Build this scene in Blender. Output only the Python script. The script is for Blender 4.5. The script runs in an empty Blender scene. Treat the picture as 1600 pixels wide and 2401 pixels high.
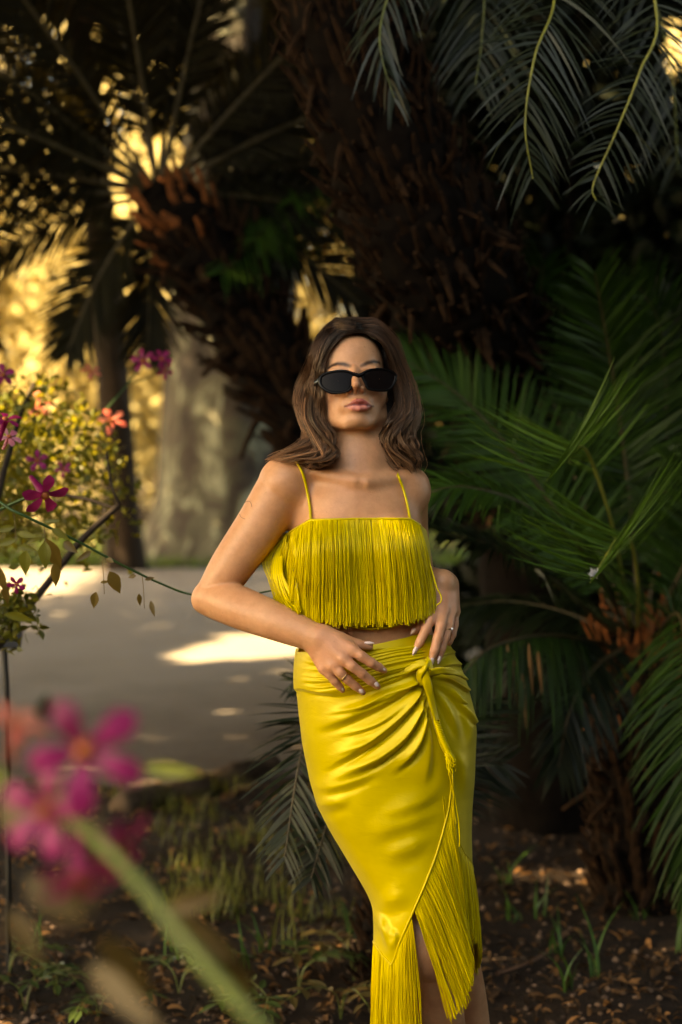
import bpy, math, random
import numpy as np
import openvdb
from mathutils import Vector, Matrix

# ------------------------------------------------------------------ camera, sky, sun, exposure
R = math.radians
scene = bpy.context.scene
rng = np.random.default_rng(7)
random.seed(7)
FPX, CX, CY = 4002.0, 800.0, 1200.5          # focal length and centre, in photograph pixels
CAM = np.array([0.0, 0.0, 1.46])
PITCH = math.atan(200.5 / FPX)
D0 = 3.33                                     # distance of the woman

cam_data = bpy.data.cameras.new('camera')
cam = bpy.data.objects.new('camera', cam_data)
scene.collection.objects.link(cam)
scene.camera = cam
cam.location = CAM
cam.rotation_euler = (math.pi / 2 - PITCH, 0, 0)
cam_data.sensor_fit = 'VERTICAL'
cam_data.sensor_height = 36.0
cam_data.sensor_width = 24.0
cam_data.lens = FPX / 2401.0 * 36.0
cam_data.clip_start = 0.05
cam_data.clip_end = 600
cam_data.dof.use_dof = True
cam_data.dof.focus_distance = 3.25
cam_data.dof.aperture_fstop = 2.4
cam_data.dof.aperture_blades = 0

SUN_EL, SUN_AZ = R(40), R(-106)                # azimuth from +Y (view direction) towards +X
world = bpy.data.worlds.new('World')
scene.world = world
world.use_nodes = True
wn = world.node_tree.nodes
sky = wn.new('ShaderNodeTexSky')
sky.sky_type = 'NISHITA'
sky.sun_disc = False
sky.sun_elevation = SUN_EL
sky.sun_rotation = SUN_AZ
sky.ozone_density = 0.6
sky.dust_density = 3.0
wn['Background'].inputs[1].default_value = 0.10
world.node_tree.links.new(sky.outputs[0], wn['Background'].inputs[0])

SUN_DIR = np.array([math.sin(SUN_AZ) * math.cos(SUN_EL), math.cos(SUN_AZ) * math.cos(SUN_EL), math.sin(SUN_EL)])
sun_data = bpy.data.lights.new('sun', 'SUN')
sun_data.energy = 5.0
sun_data.angle = R(0.5)
sun_data.color = (1.0, 0.84, 0.60)
sun = bpy.data.objects.new('sun', sun_data)
scene.collection.objects.link(sun)
sun.location = (-20, 8, 20)
sun.rotation_euler = Vector(SUN_DIR).to_track_quat('Z', 'Y').to_euler()

vs = scene.view_settings
vs.view_transform = 'Standard'
vs.look = 'None'
vs.exposure = 3.2
vs.gamma = 1.0
vs.use_curve_mapping = False
vs.use_white_balance = True                   # the photograph is balanced for open shade
vs.white_balance_temperature = 10300
vs.white_balance_tint = 6

scene.render.engine = 'CYCLES'
cy = scene.cycles
cy.use_denoising = True
cy.denoiser = 'OPENIMAGEDENOISE'
cy.max_bounces = 7
cy.diffuse_bounces = 4
cy.glossy_bounces = 3
cy.transmission_bounces = 4
cy.transparent_max_bounces = 6
cy.sample_clamp_indirect = 6.0
cy.caustics_reflective = False
cy.caustics_refractive = False

# ------------------------------------------------------------------ pixel to world
_f = np.array([0, math.cos(PITCH), -math.sin(PITCH)])
_u = np.array([0, math.sin(PITCH), math.cos(PITCH)])
_r = np.array([1.0, 0, 0])


def P(px, py, d):
    """world point seen at photograph pixel (px,py) at distance d along the view axis"""
    px, py, d = np.broadcast_arrays(np.asarray(px, float), np.asarray(py, float), np.asarray(d, float))
    x = (px - CX) / FPX * d
    y = (CY - py) / FPX * d
    return CAM + x[..., None] * _r + y[..., None] * _u + d[..., None] * _f


def W(px, py, dz=0.0):
    return P(px, py, D0 + np.asarray(dz, float))


def pix(p):
    q = np.asarray(p, float) - CAM
    d = q @ _f
    return CX + (q @ _r) / d * FPX, CY - (q @ _u) / d * FPX, d


def ground(px, py, z=0.0):
    """point on the ground seen at a pixel"""
    a = P(px, py, 1.0) - CAM
    return CAM + a * ((z - CAM[2]) / a[..., 2:3])


# ------------------------------------------------------------------ mesh helpers
COL = scene.collection


def new_mesh(name, verts, faces, smooth=True):
    """faces: list of int arrays (n,3) / (n,4)"""
    me = bpy.data.meshes.new(name)
    verts = np.asarray(verts, np.float32)
    if isinstance(faces, np.ndarray):
        faces = [faces]
    faces = [np.asarray(f, np.int32) for f in faces if len(f)]
    me.vertices.add(len(verts))
    me.vertices.foreach_set('co', verts.ravel())
    loops = np.concatenate([f.ravel() for f in faces])
    sizes = np.concatenate([np.full(len(f), f.shape[1], np.int32) for f in faces])
    me.loops.add(len(loops))
    me.loops.foreach_set('vertex_index', loops)
    me.polygons.add(len(sizes))
    me.polygons.foreach_set('loop_start', np.concatenate([[0], np.cumsum(sizes)[:-1]]).astype(np.int32))
    me.polygons.foreach_set('use_smooth', np.full(len(sizes), smooth))
    me.update(calc_edges=True)
    me.validate()
    return me


def attr(me, name, vals):
    a = me.attributes.new(name, 'FLOAT', 'POINT')
    a.data.foreach_set('value', np.asarray(vals, np.float32))


def world_at(o):
    return o.location + (world_at(o.parent) + o.matrix_parent_inverse.translation if o.parent else Vector())


def obj(name, me, mat=None, parent=None, label=None, cat=None, group=None, kind=None, loc=None):
    o = bpy.data.objects.new(name, me)
    COL.objects.link(o)
    if mat is not None and me is not None and len(me.materials) == 0:
        me.materials.append(mat)
    if parent is not None:
        o.parent = parent
        o.matrix_parent_inverse = Matrix.Translation(-world_at(parent))
    if loc is not None:
        o.location = loc
    if label: o['label'] = label
    if cat: o['category'] = cat
    if group: o['group'] = group
    if kind: o['kind'] = kind
    return o


def thing(name, label, cat, loc=(0, 0, 0), group=None):
    o = bpy.data.objects.new(name, None)
    COL.objects.link(o)
    o.location = loc
    o.empty_display_size = 0.1
    o['label'] = label
    o['category'] = cat
    if group: o['group'] = group
    return o


class MB:
    """collects pieces of geometry into one mesh"""
    def __init__(self):
        self.v, self.f, self.n, self.a = [], [], 0, []

    def add(self, v, f, a=None):
        v = np.asarray(v, float).reshape(-1, 3)
        for q in (f if isinstance(f, list) else [f]):
            self.f.append(np.asarray(q, np.int64) + self.n)
        self.v.append(v)
        self.a.append(np.full(len(v), 0.5) if a is None else np.broadcast_to(a, (len(v),)))
        self.n += len(v)

    def mesh(self, name, smooth=True, attr_name='rnd'):
        me = new_mesh(name, np.concatenate(self.v), self.f, smooth)
        attr(me, attr_name, np.concatenate(self.a))
        return me


def norm(v):
    return v / np.maximum(np.linalg.norm(v, axis=-1, keepdims=True), 1e-9)


def crom(pts, n):
    """Catmull-Rom through pts, n samples"""
    p = np.asarray(pts, float)
    p = np.vstack([2 * p[0] - p[1], p, 2 * p[-1] - p[-2]])
    t = np.linspace(0, len(p) - 3 - 1e-6, n)
    i = t.astype(int)
    u = (t - i)[:, None]
    a, b, c, d = p[i], p[i + 1], p[i + 2], p[i + 3]
    return 0.5 * (2 * b + (c - a) * u + (2 * a - 5 * b + 4 * c - d) * u ** 2 + (3 * b - a - 3 * c + d) * u ** 3)


def tubes(paths, rad, sides=3, cap=False):
    """paths (N,m,3), rad (N,m) or scalar -> verts, quads"""
    paths = np.asarray(paths, float)
    if paths.ndim == 2: paths = paths[None]
    N, m, _ = paths.shape
    rad = np.broadcast_to(np.asarray(rad, float), (N, m))
    t = norm(np.gradient(paths, axis=1))
    ref = np.zeros((N, 1, 3)); ref[..., 0] = .31; ref[..., 1] = .83; ref[..., 2] = .45
    tm = t.mean(axis=1, keepdims=True)
    bad = np.abs((norm(tm) * norm(ref)).sum(-1)) > .9
    ref[bad[:, 0]] = (.9, -.3, .2)
    a = norm(np.cross(t, ref)); b = np.cross(t, a)
    ang = np.arange(sides) * 2 * np.pi / sides
    v = paths[:, :, None] + rad[:, :, None, None] * (np.cos(ang)[:, None] * a[:, :, None] + np.sin(ang)[:, None] * b[:, :, None])
    base = (np.arange(N) * m * sides)[:, None, None]
    i = np.arange(m - 1)[None, :, None] * sides
    k = np.arange(sides)[None, None]
    k2 = (k + 1) % sides
    q = np.stack([base + i + k, base + i + k2, base + i + sides + k2, base + i + sides + k], -1).reshape(-1, 4)
    fs = [q]
    if cap:
        for n0 in range(N):
            o0 = n0 * m * sides
            fs.append(np.array([[o0 + j for j in range(sides)][::-1]]))
            fs.append(np.array([[o0 + (m - 1) * sides + j for j in range(sides)]]))
    return v.reshape(-1, 3), fs


def grid_faces(nu, nv, wrap=False):
    i, j = np.meshgrid(np.arange(nu - 1), np.arange(nv if wrap else nv - 1), indexing='ij')
    j2 = (j + 1) % nv
    return np.stack([i * nv + j, i * nv + j2, (i + 1) * nv + j2, (i + 1) * nv + j], -1).reshape(-1, 4)


def smooth01(x):
    x = np.clip(x, 0, 1)
    return x * x * (3 - 2 * x)


def interp(x, xs, ys):
    return np.interp(x, xs, ys)


# ------------------------------------------------------------------ materials
MATS = {}


def nodes(name):
    m = bpy.data.materials.new(name)
    m.use_nodes = True
    nt = m.node_tree
    return m, nt, nt.nodes['Principled BSDF'], nt.nodes, nt.links


def ramp(nt, fac, stops):
    r = nt.nodes.new('ShaderNodeValToRGB')
    e = r.color_ramp.elements
    while len(e) < len(stops): e.new(0.5)
    for q, (p, c) in zip(e, stops):
        q.position = p
        q.color = (*c, 1)
    nt.links.new(fac, r.inputs[0])
    return r.outputs[0]


def noise(nt, scale, detail=4, rough=.55, coords='Object', dist=0.0, vec=None):
    n = nt.nodes.new('ShaderNodeTexNoise')
    n.inputs['Scale'].default_value = scale
    n.inputs['Detail'].default_value = detail
    n.inputs['Roughness'].default_value = rough
    n.inputs['Distortion'].default_value = dist
    if vec is None:
        g = nt.nodes.new('ShaderNodeTexCoord')
        vec = g.outputs[coords]
    nt.links.new(vec, n.inputs['Vector'])
    return n.outputs[0]


def attr_node(nt, name):
    a = nt.nodes.new('ShaderNodeAttribute')
    a.attribute_name = name
    return a.outputs['Fac']


def mixc(nt, fac, a, b, mode='MIX'):
    m = nt.nodes.new('ShaderNodeMix')
    m.data_type = 'RGBA'
    m.blend_type = mode
    for s, v in ((m.inputs[0], fac), (m.inputs[6], a), (m.inputs[7], b)):
        if hasattr(v, 'links'): nt.links.new(v, s)
        elif isinstance(v, (int, float)): s.default_value = v
        else: s.default_value = (*v, 1)
    return m.outputs[2]


def bump(nt, bsdf, h, strength=.3, dist=.01):
    b = nt.nodes.new('ShaderNodeBump')
    b.inputs['Strength'].default_value = strength
    b.inputs['Distance'].default_value = dist
    nt.links.new(h, b.inputs['Height'])
    nt.links.new(b.outputs[0], bsdf.inputs['Normal'])


def simple(name, col, rough=.6, metal=0.0, spec=.5, var=.25, scale=30, bmp=0.0):
    """base colour with noise variation"""
    m, nt, b, ns, ln = nodes(name)
    n = noise(nt, scale)
    c0 = tuple(x * (1 - var) for x in col); c1 = tuple(min(1, x * (1 + var)) for x in col)
    ln.new(ramp(nt, n, [(.3, c0), (.7, c1)]), b.inputs['Base Color'])
    b.inputs['Roughness'].default_value = rough
    b.inputs['Metallic'].default_value = metal
    b.inputs['Specular IOR Level'].default_value = spec
    if bmp: bump(nt, b, n, bmp)
    return m


def leaf_mat(name, c_dark, c_light, trans=.35, rough=.45, spec=.4, tcol=None):
    """foliage: per-leaf colour from attribute 'rnd', diffuse + translucent"""
    m, nt, b, ns, ln = nodes(name)
    a = attr_node(nt, 'rnd')
    n = noise(nt, 14, 3)
    mm = ns.new('ShaderNodeMath'); mm.operation = 'ADD'
    s = ns.new('ShaderNodeMath'); s.operation = 'MULTIPLY_ADD'
    ln.new(n, s.inputs[0]); s.inputs[1].default_value = .6; s.inputs[2].default_value = -.3
    ln.new(a, mm.inputs[0]); ln.new(s.outputs[0], mm.inputs[1])
    col = ramp(nt, mm.outputs[0], [(.05, c_dark), (.9, c_light)])
    ln.new(col, b.inputs['Base Color'])
    b.inputs['Roughness'].default_value = rough
    b.inputs['Specular IOR Level'].default_value = spec
    if trans > 0:
        t = ns.new('ShaderNodeBsdfTranslucent')
        tc = mixc(nt, .5, col, tcol or c_light)
        ln.new(tc, t.inputs[0])
        mx = ns.new('ShaderNodeMixShader')
        mx.inputs[0].default_value = trans
        ln.new(b.outputs[0], mx.inputs[1]); ln.new(t.outputs[0], mx.inputs[2])
        ln.new(mx.outputs[0], ns['Material Output'].inputs[0])
    return m
# ------------------------------------------------------------------ setting: soil, path, verge
def soil_mat():
    m, nt, b, ns, ln = nodes('soil')
    n1 = noise(nt, 1.6, 6, .6); n2 = noise(nt, 34, 6, .7); n3 = noise(nt, 160, 3, .6)
    c = ramp(nt, n2, [(.30, (.007, .0045, .003)), (.52, (.018, .010, .0065)), (.68, (.040, .023, .014)), (.80, (.08, .048, .030))])
    c = mixc(nt, ramp(nt, n1, [(.35, (0, 0, 0)), (.65, (.5, .5, .5))]), c, (.034, .018, .009))
    ln.new(c, b.inputs['Base Color'])
    b.inputs['Roughness'].default_value = .9
    b.inputs['Specular IOR Level'].default_value = .2
    mx = mixc(nt, .4, n2, n3)
    bump(nt, b, mx, .9, .03)
    return m


def path_mat():
    m, nt, b, ns, ln = nodes('path_gravel')
    n1 = noise(nt, .9, 5, .6); n2 = noise(nt, 60, 4, .7)
    c = ramp(nt, n1, [(.3, (.165, .138, .122)), (.6, (.225, .195, .178)), (.8, (.28, .25, .235))])
    c = mixc(nt, .35, c, ramp(nt, n2, [(.3, (.10, .075, .058)), (.7, (.42, .36, .30))]))
    g = ns.new('ShaderNodeTexCoord'); sx = ns.new('ShaderNodeSeparateXYZ'); ln.new(g.outputs['Object'], sx.inputs[0])
    a1 = ns.new('ShaderNodeMath'); a1.operation = 'MULTIPLY_ADD'; ln.new(noise(nt, 1.1, 6, .7), a1.inputs[0]); a1.inputs[1].default_value = 4.5; ln.new(sx.outputs[1], a1.inputs[2])
    mr = ns.new('ShaderNodeMapRange'); ln.new(a1.outputs[0], mr.inputs[0])
    for i_, v_ in ((1, 8.8), (2, 12.0), (3, 1.0), (4, 0.0)): mr.inputs[i_].default_value = v_
    c = mixc(nt, mr.outputs[0], c, mixc(nt, n2, (.03, .018, .012), (.11, .075, .055)))      # earth trodden over the near edge
    ln.new(c, b.inputs['Base Color'])
    b.inputs['Roughness'].default_value = .88
    bump(nt, b, n2, .5, .01)
    return m


M_SOIL, M_PATH = soil_mat(), path_mat()
gx = np.concatenate([np.linspace(-150, -8, 16), np.linspace(-7, 7, 141), np.linspace(8, 150, 16)])
gy = np.concatenate([np.linspace(-60, 0, 10), np.linspace(.5, 10, 150), np.linspace(10.5, 30, 40), np.linspace(32, 160, 14)])
X, Y = np.meshgrid(gx, gy, indexing='ij')
near = np.clip(1 - np.abs(X) / 7, 0, 1) * np.clip((7.6 - Y) / 1.2, 0, 1) * np.clip(Y / 2, 0, 1)
Z = near * (.022 * np.sin(X * 5.1 + Y * 1.7) * np.sin(Y * 4.3 - X) + .012 * np.sin(X * 13 + 2) * np.sin(Y * 11 + X * 3)) - .006 * near
Z = np.minimum(Z, .03)
g = grid_faces(len(gx), len(gy))
obj('ground', new_mesh('ground', np.stack([X, Y, Z], -1).reshape(-1, 3), g[:, ::-1]), M_SOIL, kind='structure')


def gz(x, y):
    near = np.clip(1 - np.abs(x) / 7, 0, 1) * np.clip((7.6 - y) / 1.2, 0, 1) * np.clip(y / 2, 0, 1)
    return np.minimum(near * (.022 * np.sin(x * 5.1 + y * 1.7) * np.sin(y * 4.3 - x) + .012 * np.sin(x * 13 + 2) * np.sin(y * 11 + x * 3)) - .006 * near, .03)


xs = np.linspace(-45, 45, 361)
e0 = 7.0 + .16 * np.sin(xs * 1.3) + .1 * np.sin(xs * 4.1 + 1) + .05 * np.sin(xs * 11)
e1 = 17.7 + .2 * np.sin(xs * .7) + .08 * np.sin(xs * 3)
rows = np.linspace(0, 1, 12)[None]
pv = np.stack([np.repeat(xs[:, None], 12, 1), e0[:, None] + (e1 - e0)[:, None] * rows, np.full((361, 12), .034)], -1)
pv[:, 0, 2] = .0; pv[:, -1, 2] = .0
obj('path', new_mesh('path', pv.reshape(-1, 3), grid_faces(361, 12)[:, ::-1]), M_PATH, kind='structure')


# ------------------------------------------------------------------ foliage tools
def leaf_scatter(c, d, n, L, w, a, curl=.15, mb=None):
    """pointed leaves: centre c, direction d, normal n, length L, width w (arrays)"""
    c, d, n = np.asarray(c, float), norm(np.asarray(d, float)), np.asarray(n, float)
    N = len(c)
    L = np.broadcast_to(L, (N,))[:, None]; w = np.broadcast_to(w, (N,))[:, None]
    s = norm(np.cross(d, n)); nn = np.cross(s, d)
    p = [c - d * L * .5, c - d * L * .1 + s * w * .5 + nn * w * curl, c - d * L * .1 - s * w * .5 + nn * w * curl, c + d * L * .18 + s * w * .42 + nn * w * curl * .6,
         c + d * L * .18 - s * w * .42 + nn * w * curl * .6, c + d * L * .5 - nn * L * curl * .8, c + d * L * .05]
    v = np.stack(p, 1).reshape(-1, 3)
    b = (np.arange(N) * 7)[:, None]
    f3 = np.concatenate([b + [0, 6, 1], b + [0, 2, 6], b + [6, 5, 3], b + [6, 4, 5], b + [1, 6, 3], b + [2, 4, 6]])
    (mb or MB()).add(v, f3, np.repeat(np.broadcast_to(a, (N,)), 7))
    return mb


def rnd_dirs(n):
    return norm(rng.normal(0, 1, (n, 3)))


def clumpy(n, lo, hi, nclump, spread):
    """points in clumps in a box"""
    c = rng.uniform(lo, hi, (nclump, 3))
    return c[rng.integers(0, nclump, n)] + rng.normal(0, 1, (n, 3)) * spread


def frond_mesh(pts, up, n, L, w, alpha=(75, 35), vee=20, droop=.25, t0=.12, shade=.5, jit=.08, lean=0.0, sides=(-1, 1), rows=5, tube=.007, lprof=None, gaps=0.0):
    """pinnate frond -> (leaflet mesh, rachis mesh)"""
    q = crom(pts, 60)
    seg = np.concatenate([[0], np.cumsum(np.linalg.norm(np.diff(q, axis=0), axis=1))]); seg /= seg[-1]
    up = np.asarray(up, float)
    mb = MB()
    for sd in sides:
        t = np.linspace(t0, 1, n) + rng.normal(0, .25 / n, n)
        t = np.clip(t, 0, 1)
        if gaps: t = t[rng.random(n) > gaps]
        k = len(t)
        p = np.stack([np.interp(t, seg, q[:, i]) for i in range(3)], 1)
        T = norm(np.stack([np.interp(t, seg, np.gradient(q[:, i])) for i in range(3)], 1))
        S = norm(np.cross(T, up)) * sd
        Nn = np.cross(S, T) * sd
        Nn *= np.sign((Nn @ up))[:, None] + 1e-9
        al = np.radians(np.interp(t, [t0, 1], alpha) + rng.normal(0, 4, k))
        be = np.radians(vee + rng.normal(0, 5, k))
        d = np.cos(al)[:, None] * T + np.sin(al)[:, None] * (np.cos(be)[:, None] * S + np.sin(be)[:, None] * Nn)
        prof = np.interp(t, [t0, t0 + .18, .55, .85, 1], [.45, .95, 1, .72, .35]) if lprof is None else np.interp(t, *lprof)
        LL = L * prof * (1 + rng.normal(0, jit, k))
        s = np.linspace(0, 1, rows)
        dr = droop * (1 + rng.normal(0, .35, k))
        c = p[:, None] + d[:, None] * (LL[:, None] * s)[..., None] + (np.array([0, 0, -1.0]) * (dr * LL)[:, None, None]) * (s ** 2)[None, :, None]
        wv = norm(np.cross(d, Nn + .35 * rng.normal(0, 1, (k, 3))))
        wd = w * np.interp(s, [0, .15, .6, 1], [.55, 1, .8, .08])
        v = np.stack([c - wv[:, None] * (wd / 2)[None, :, None], c + wv[:, None] * (wd / 2)[None, :, None]], 2)
        b = (np.arange(k) * rows * 2)[:, None, None]
        r = (np.arange(rows - 1) * 2)[None, :, None]
        f = (b + r + np.array([0, 1, 3, 2])[None, None]).reshape(-1, 4)
        mb.add(v.reshape(-1, 3), f, np.repeat(np.clip(shade + rng.normal(0, .13, k), 0, 1), rows * 2))
    v, f = tubes(q[None], np.interp(np.linspace(0, 1, 60), [0, 1], [tube, tube * .25])[None], 6)
    mr = MB(); mr.add(v, f, shade)
    return mb.mesh('frond'), mr.mesh('rachis')


def add_frond(parent, mats, *a, **k):
    lm, rm = frond_mesh(*a, **k)
    o = obj('frond', lm, mats[0], parent)
    obj('rachis', rm, mats[1], o)
    return o


M_CYC = leaf_mat('cycad_green', (.004, .013, .002), (.024, .062, .005), .12, .55, .22)
M_CYCL = leaf_mat('cycad_young', (.024, .060, .006), (.058, .125, .012), .2, .5, .3)
M_CYCD = leaf_mat('cycad_dark', (.003, .007, .002), (.011, .020, .005), .1, .5, .25)
M_GREY = leaf_mat('palm_grey_green', (.006, .011, .005), (.024, .031, .015), .12, .42, .35)
M_OLIVE = leaf_mat('palm_olive', (.002, .002, .0008), (.010, .009, .0024), .12, .6, .1, (.16, .11, .02))
M_RACH = simple('rachis_green', (.10, .12, .022), .45, 0, .5, .3, 20)
M_RACHB = simple('rachis_brown', (.045, .031, .010), .5, 0, .4, .3, 20)
M_RACHY = simple('rachis_yellow', (.20, .20, .03), .45, 0, .5, .25, 20)
M_BASE = simple('leaf_base_brown', (.021, .010, .0048), .9, 0, .1, .75, 26, .5)
M_BASEO = simple('leaf_base_orange', (.17, .050, .012), .8, 0, .25, .5, 22, .5)
M_TRUNK = simple('cycad_trunk', (.005, .003, .002), .95, 0, .1, .5, 18, .9)


def base_mesh(name, L, w, th):
    """one old leaf base: a tapering bent wedge with a blunt broken end"""
    s = np.linspace(0, 1, 4)
    ww = np.interp(s, [0, .4, 1], [1, .85, .42]) * w / 2
    tt = np.interp(s, [0, .4, 1], [1, .8, .5]) * th / 2
    zz = s * L; yy = -.18 * L * s ** 2
    v = np.array([[x * a, y + b * c, z] for a, c, y, z in zip(ww, tt, yy, zz) for x, b in ((-1, -.4), (0, -1), (1, -.4), (.6, .7), (-.6, .7))])
    f = [grid_faces(4, 5, True), np.array([[15, 16, 17, 18, 19]])]
    return new_mesh(name, v, f, False)


def trunk(parent, pts, rads, mat, bases, spacing, L, dens_cam=300, tilt=35, name='leaf_base', span=(0, 1)):
    """leaning trunk clad in old leaf bases; the nearest visible ones are objects, the rest one joined part"""
    q = crom(np.hstack([pts, np.asarray(rads)[:, None]]), 70)
    c, r = q[:, :3], q[:, 3]
    v, f = tubes(c[None], (r * .93)[None], 26)
    cc = np.repeat(c, 26, 0)
    v = cc + (v - cc) * (1 + rng.normal(0, .05, len(v)))[:, None]
    mb = MB(); mb.add(v, f)
    tr = obj('trunk', mb.mesh('trunk'), mat, parent)
    T = norm(np.gradient(c, axis=0))
    seg = np.concatenate([[0], np.cumsum(np.linalg.norm(np.diff(c, axis=0), axis=1))])
    items = []
    s, k = span[0] * seg[-1], 0
    while s < span[1] * seg[-1]:
        i = np.searchsorted(seg, s); i = min(max(i, 0), 69)
        rr = r[i]
        s += spacing * spacing / (2 * np.pi * rr)
        k += 1
        a = k * 2.39996 + rng.normal(0, .12)
        t = T[i]; e1 = norm(np.cross(t, [.3, 1, .2])); e2 = np.cross(t, e1)
        o = math.cos(a) * e1 + math.sin(a) * e2
        p = np.array([np.interp(s, seg, c[:, j]) for j in range(3)]) + o * rr * .86
        tl = R(tilt + rng.normal(0, 13))
        z = math.cos(tl) * t * (1 if rng.random() < .88 else -.4) + math.sin(tl) * o + rng.normal(0, .1, 3)
        z = norm(z); x = norm(np.cross(o, z) + rng.normal(0, .08, 3)); x = norm(x - z * (x @ z)); y = np.cross(z, x)
        sc = rng.uniform(.65, 1.25)
        items.append((p, np.stack([x * sc, y * sc, z * sc * rng.uniform(.8, 1.25)], 1), o @ norm(CAM - p)))
    items.sort(key=lambda it: -it[2])
    vis = [it for it in items if it[2] > -.12 and -150 < pix(it[0])[1] < 2400 and -60 < pix(it[0])[0] < 1660]
    vis.sort(key=lambda it: -it[2])
    vis_set = set(id(it) for it in vis[:dens_cam])
    mb = MB(); left = 0
    for it in items:
        p, M, _ = it
        me = bases[rng.integers(0, len(bases))]
        if id(it) in vis_set:
            ob = obj(name, me, None, tr)
            ob.matrix_basis = Matrix([[*M[0], p[0]], [*M[1], p[1]], [*M[2], p[2]], [0, 0, 0, 1]])
        else:
            n = len(me.vertices); co = np.empty(n * 3); me.vertices.foreach_get('co', co)
            mb.add(co.reshape(-1, 3) @ M.T + p, [grid_faces(4, 5, True), np.array([[15, 16, 17, 18, 19]])]); left += 1
    if left:
        obj(name, mb.mesh(name + '_rest', False), bases[0].materials[0], tr, kind='stuff')
    return tr


def bases_of(mat, L, w, th, n=3):
    r = []
    for i in range(n):
        me = base_mesh('leaf_base', L * (.8 + .2 * i), w * (1.1 - .1 * i), th)
        me.materials.append(mat); r.append(me)
    return r


UPV = np.array([0, 0, 1.0])


def PX(*q):
    """list of (px,py,d) to world points"""
    q = np.array(q, float)
    return P(q[:, 0], q[:, 1], q[:, 2])


# ------------------------------------------------------------------ big leaning cycad (trunk crosses the top of the picture)
big = thing('leaning_cycad', 'tall leaning cycad with thick shaggy brown trunk of old leaf bases', 'cycad', tuple(ground(1270, 1930)))
BT = PX((1270, 1935, 6.3), (1262, 1500, 6.05), (1235, 1150, 5.8), (1175, 900, 5.5), (1085, 720, 5.2), (1010, 560, 5.0), (925, 390, 4.9), (850, 200, 4.82), (800, 0, 4.8), (760, -330, 4.85))
trunk(big, BT, [.2, .2, .2, .21, .225, .225, .20, .175, .165, .155], M_TRUNK, bases_of(M_BASE, .095, .027, .018), .039, .1, 300, 27, span=(.34, 1))
crown = BT[-1]
G2 = (M_GREY, M_RACHY)
add_frond(big, G2, np.vstack([crown[None], PX((1000, -420, 4.5), (1230, -240, 4.15), (1300, -20, 4.0), (1255, 130, 3.92), (1232, 290, 3.9), (1250, 420, 3.92))]), (.25, -1, .35), 92, .235, .0070,
          (84, 42), 8, .30, .25, .62, rows=7, tube=.006)
add_frond(big, G2, np.vstack([crown[None], PX((1100, -500, 4.5), (1440, -260, 4.15), (1540, 30, 4.02), (1500, 170, 3.98), (1445, 310, 3.96), (1392, 432, 3.95), (1398, 470, 3.95))]), (.2, -1, .2), 84, .20, .0058,
          (86, 52), 6, .26, .3, .62, rows=8, tube=.0055)
add_frond(big, (M_GREY, M_RACH), np.vstack([crown[None], PX((850, -330, 4.4), (925, -120, 4.25), (893, 60, 4.2), (897, 140, 4.18), (925, 230, 4.18))]), (-.1, -1, .3), 44, .16, .0085, (65, 25), 10, .5, .3, .5, rows=6, tube=.005)
add_frond(big, (M_GREY, M_RACH), np.vstack([crown[None], PX((900, -420, 4.7), (1060, -220, 4.6), (1130, -60, 4.55), (1130, 90, 4.55), (1115, 200, 4.55))]), (.2, -1, .4), 54, .24, .0095, (82, 40), 8, .35, .25, .42, rows=6, tube=.006)
add_frond(big, (M_GREY, M_RACH), np.vstack([crown[None], PX((950, -420, 5.0), (1250, -330, 5.2), (1480, -120, 5.3), (1570, 140, 5.35), (1590, 400, 5.4))]), (.1, -1, .5), 54, .26, .0095, (82, 40), 8, .35, .2, .25, rows=6, tube=.007)
for i in range(26):                                  # the rest of its crown, overhead
    a = R(rng.uniform(-180, 180)); Lf = rng.uniform(1.1, 1.6)
    o = np.array([math.cos(a), math.sin(a), 0])
    if i < 6: o = norm(np.array([rng.uniform(-.2, .9), rng.uniform(-.3, .6), 0]))
    p0 = crown + [0, 0, .05]
    hgt = rng.uniform(.15, .8)
    pts = [p0, p0 + o * Lf * .35 + UPV * hgt * .8, p0 + o * Lf * .75 + UPV * hgt, p0 + o * Lf * 1.05 + UPV * (hgt * .7 - .1)]
    add_frond(big, (M_CYCD, M_RACHB), np.array(pts), UPV, 40, .3, .014, (72, 30), 15, .35, .15, .4, rows=4)

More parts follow.
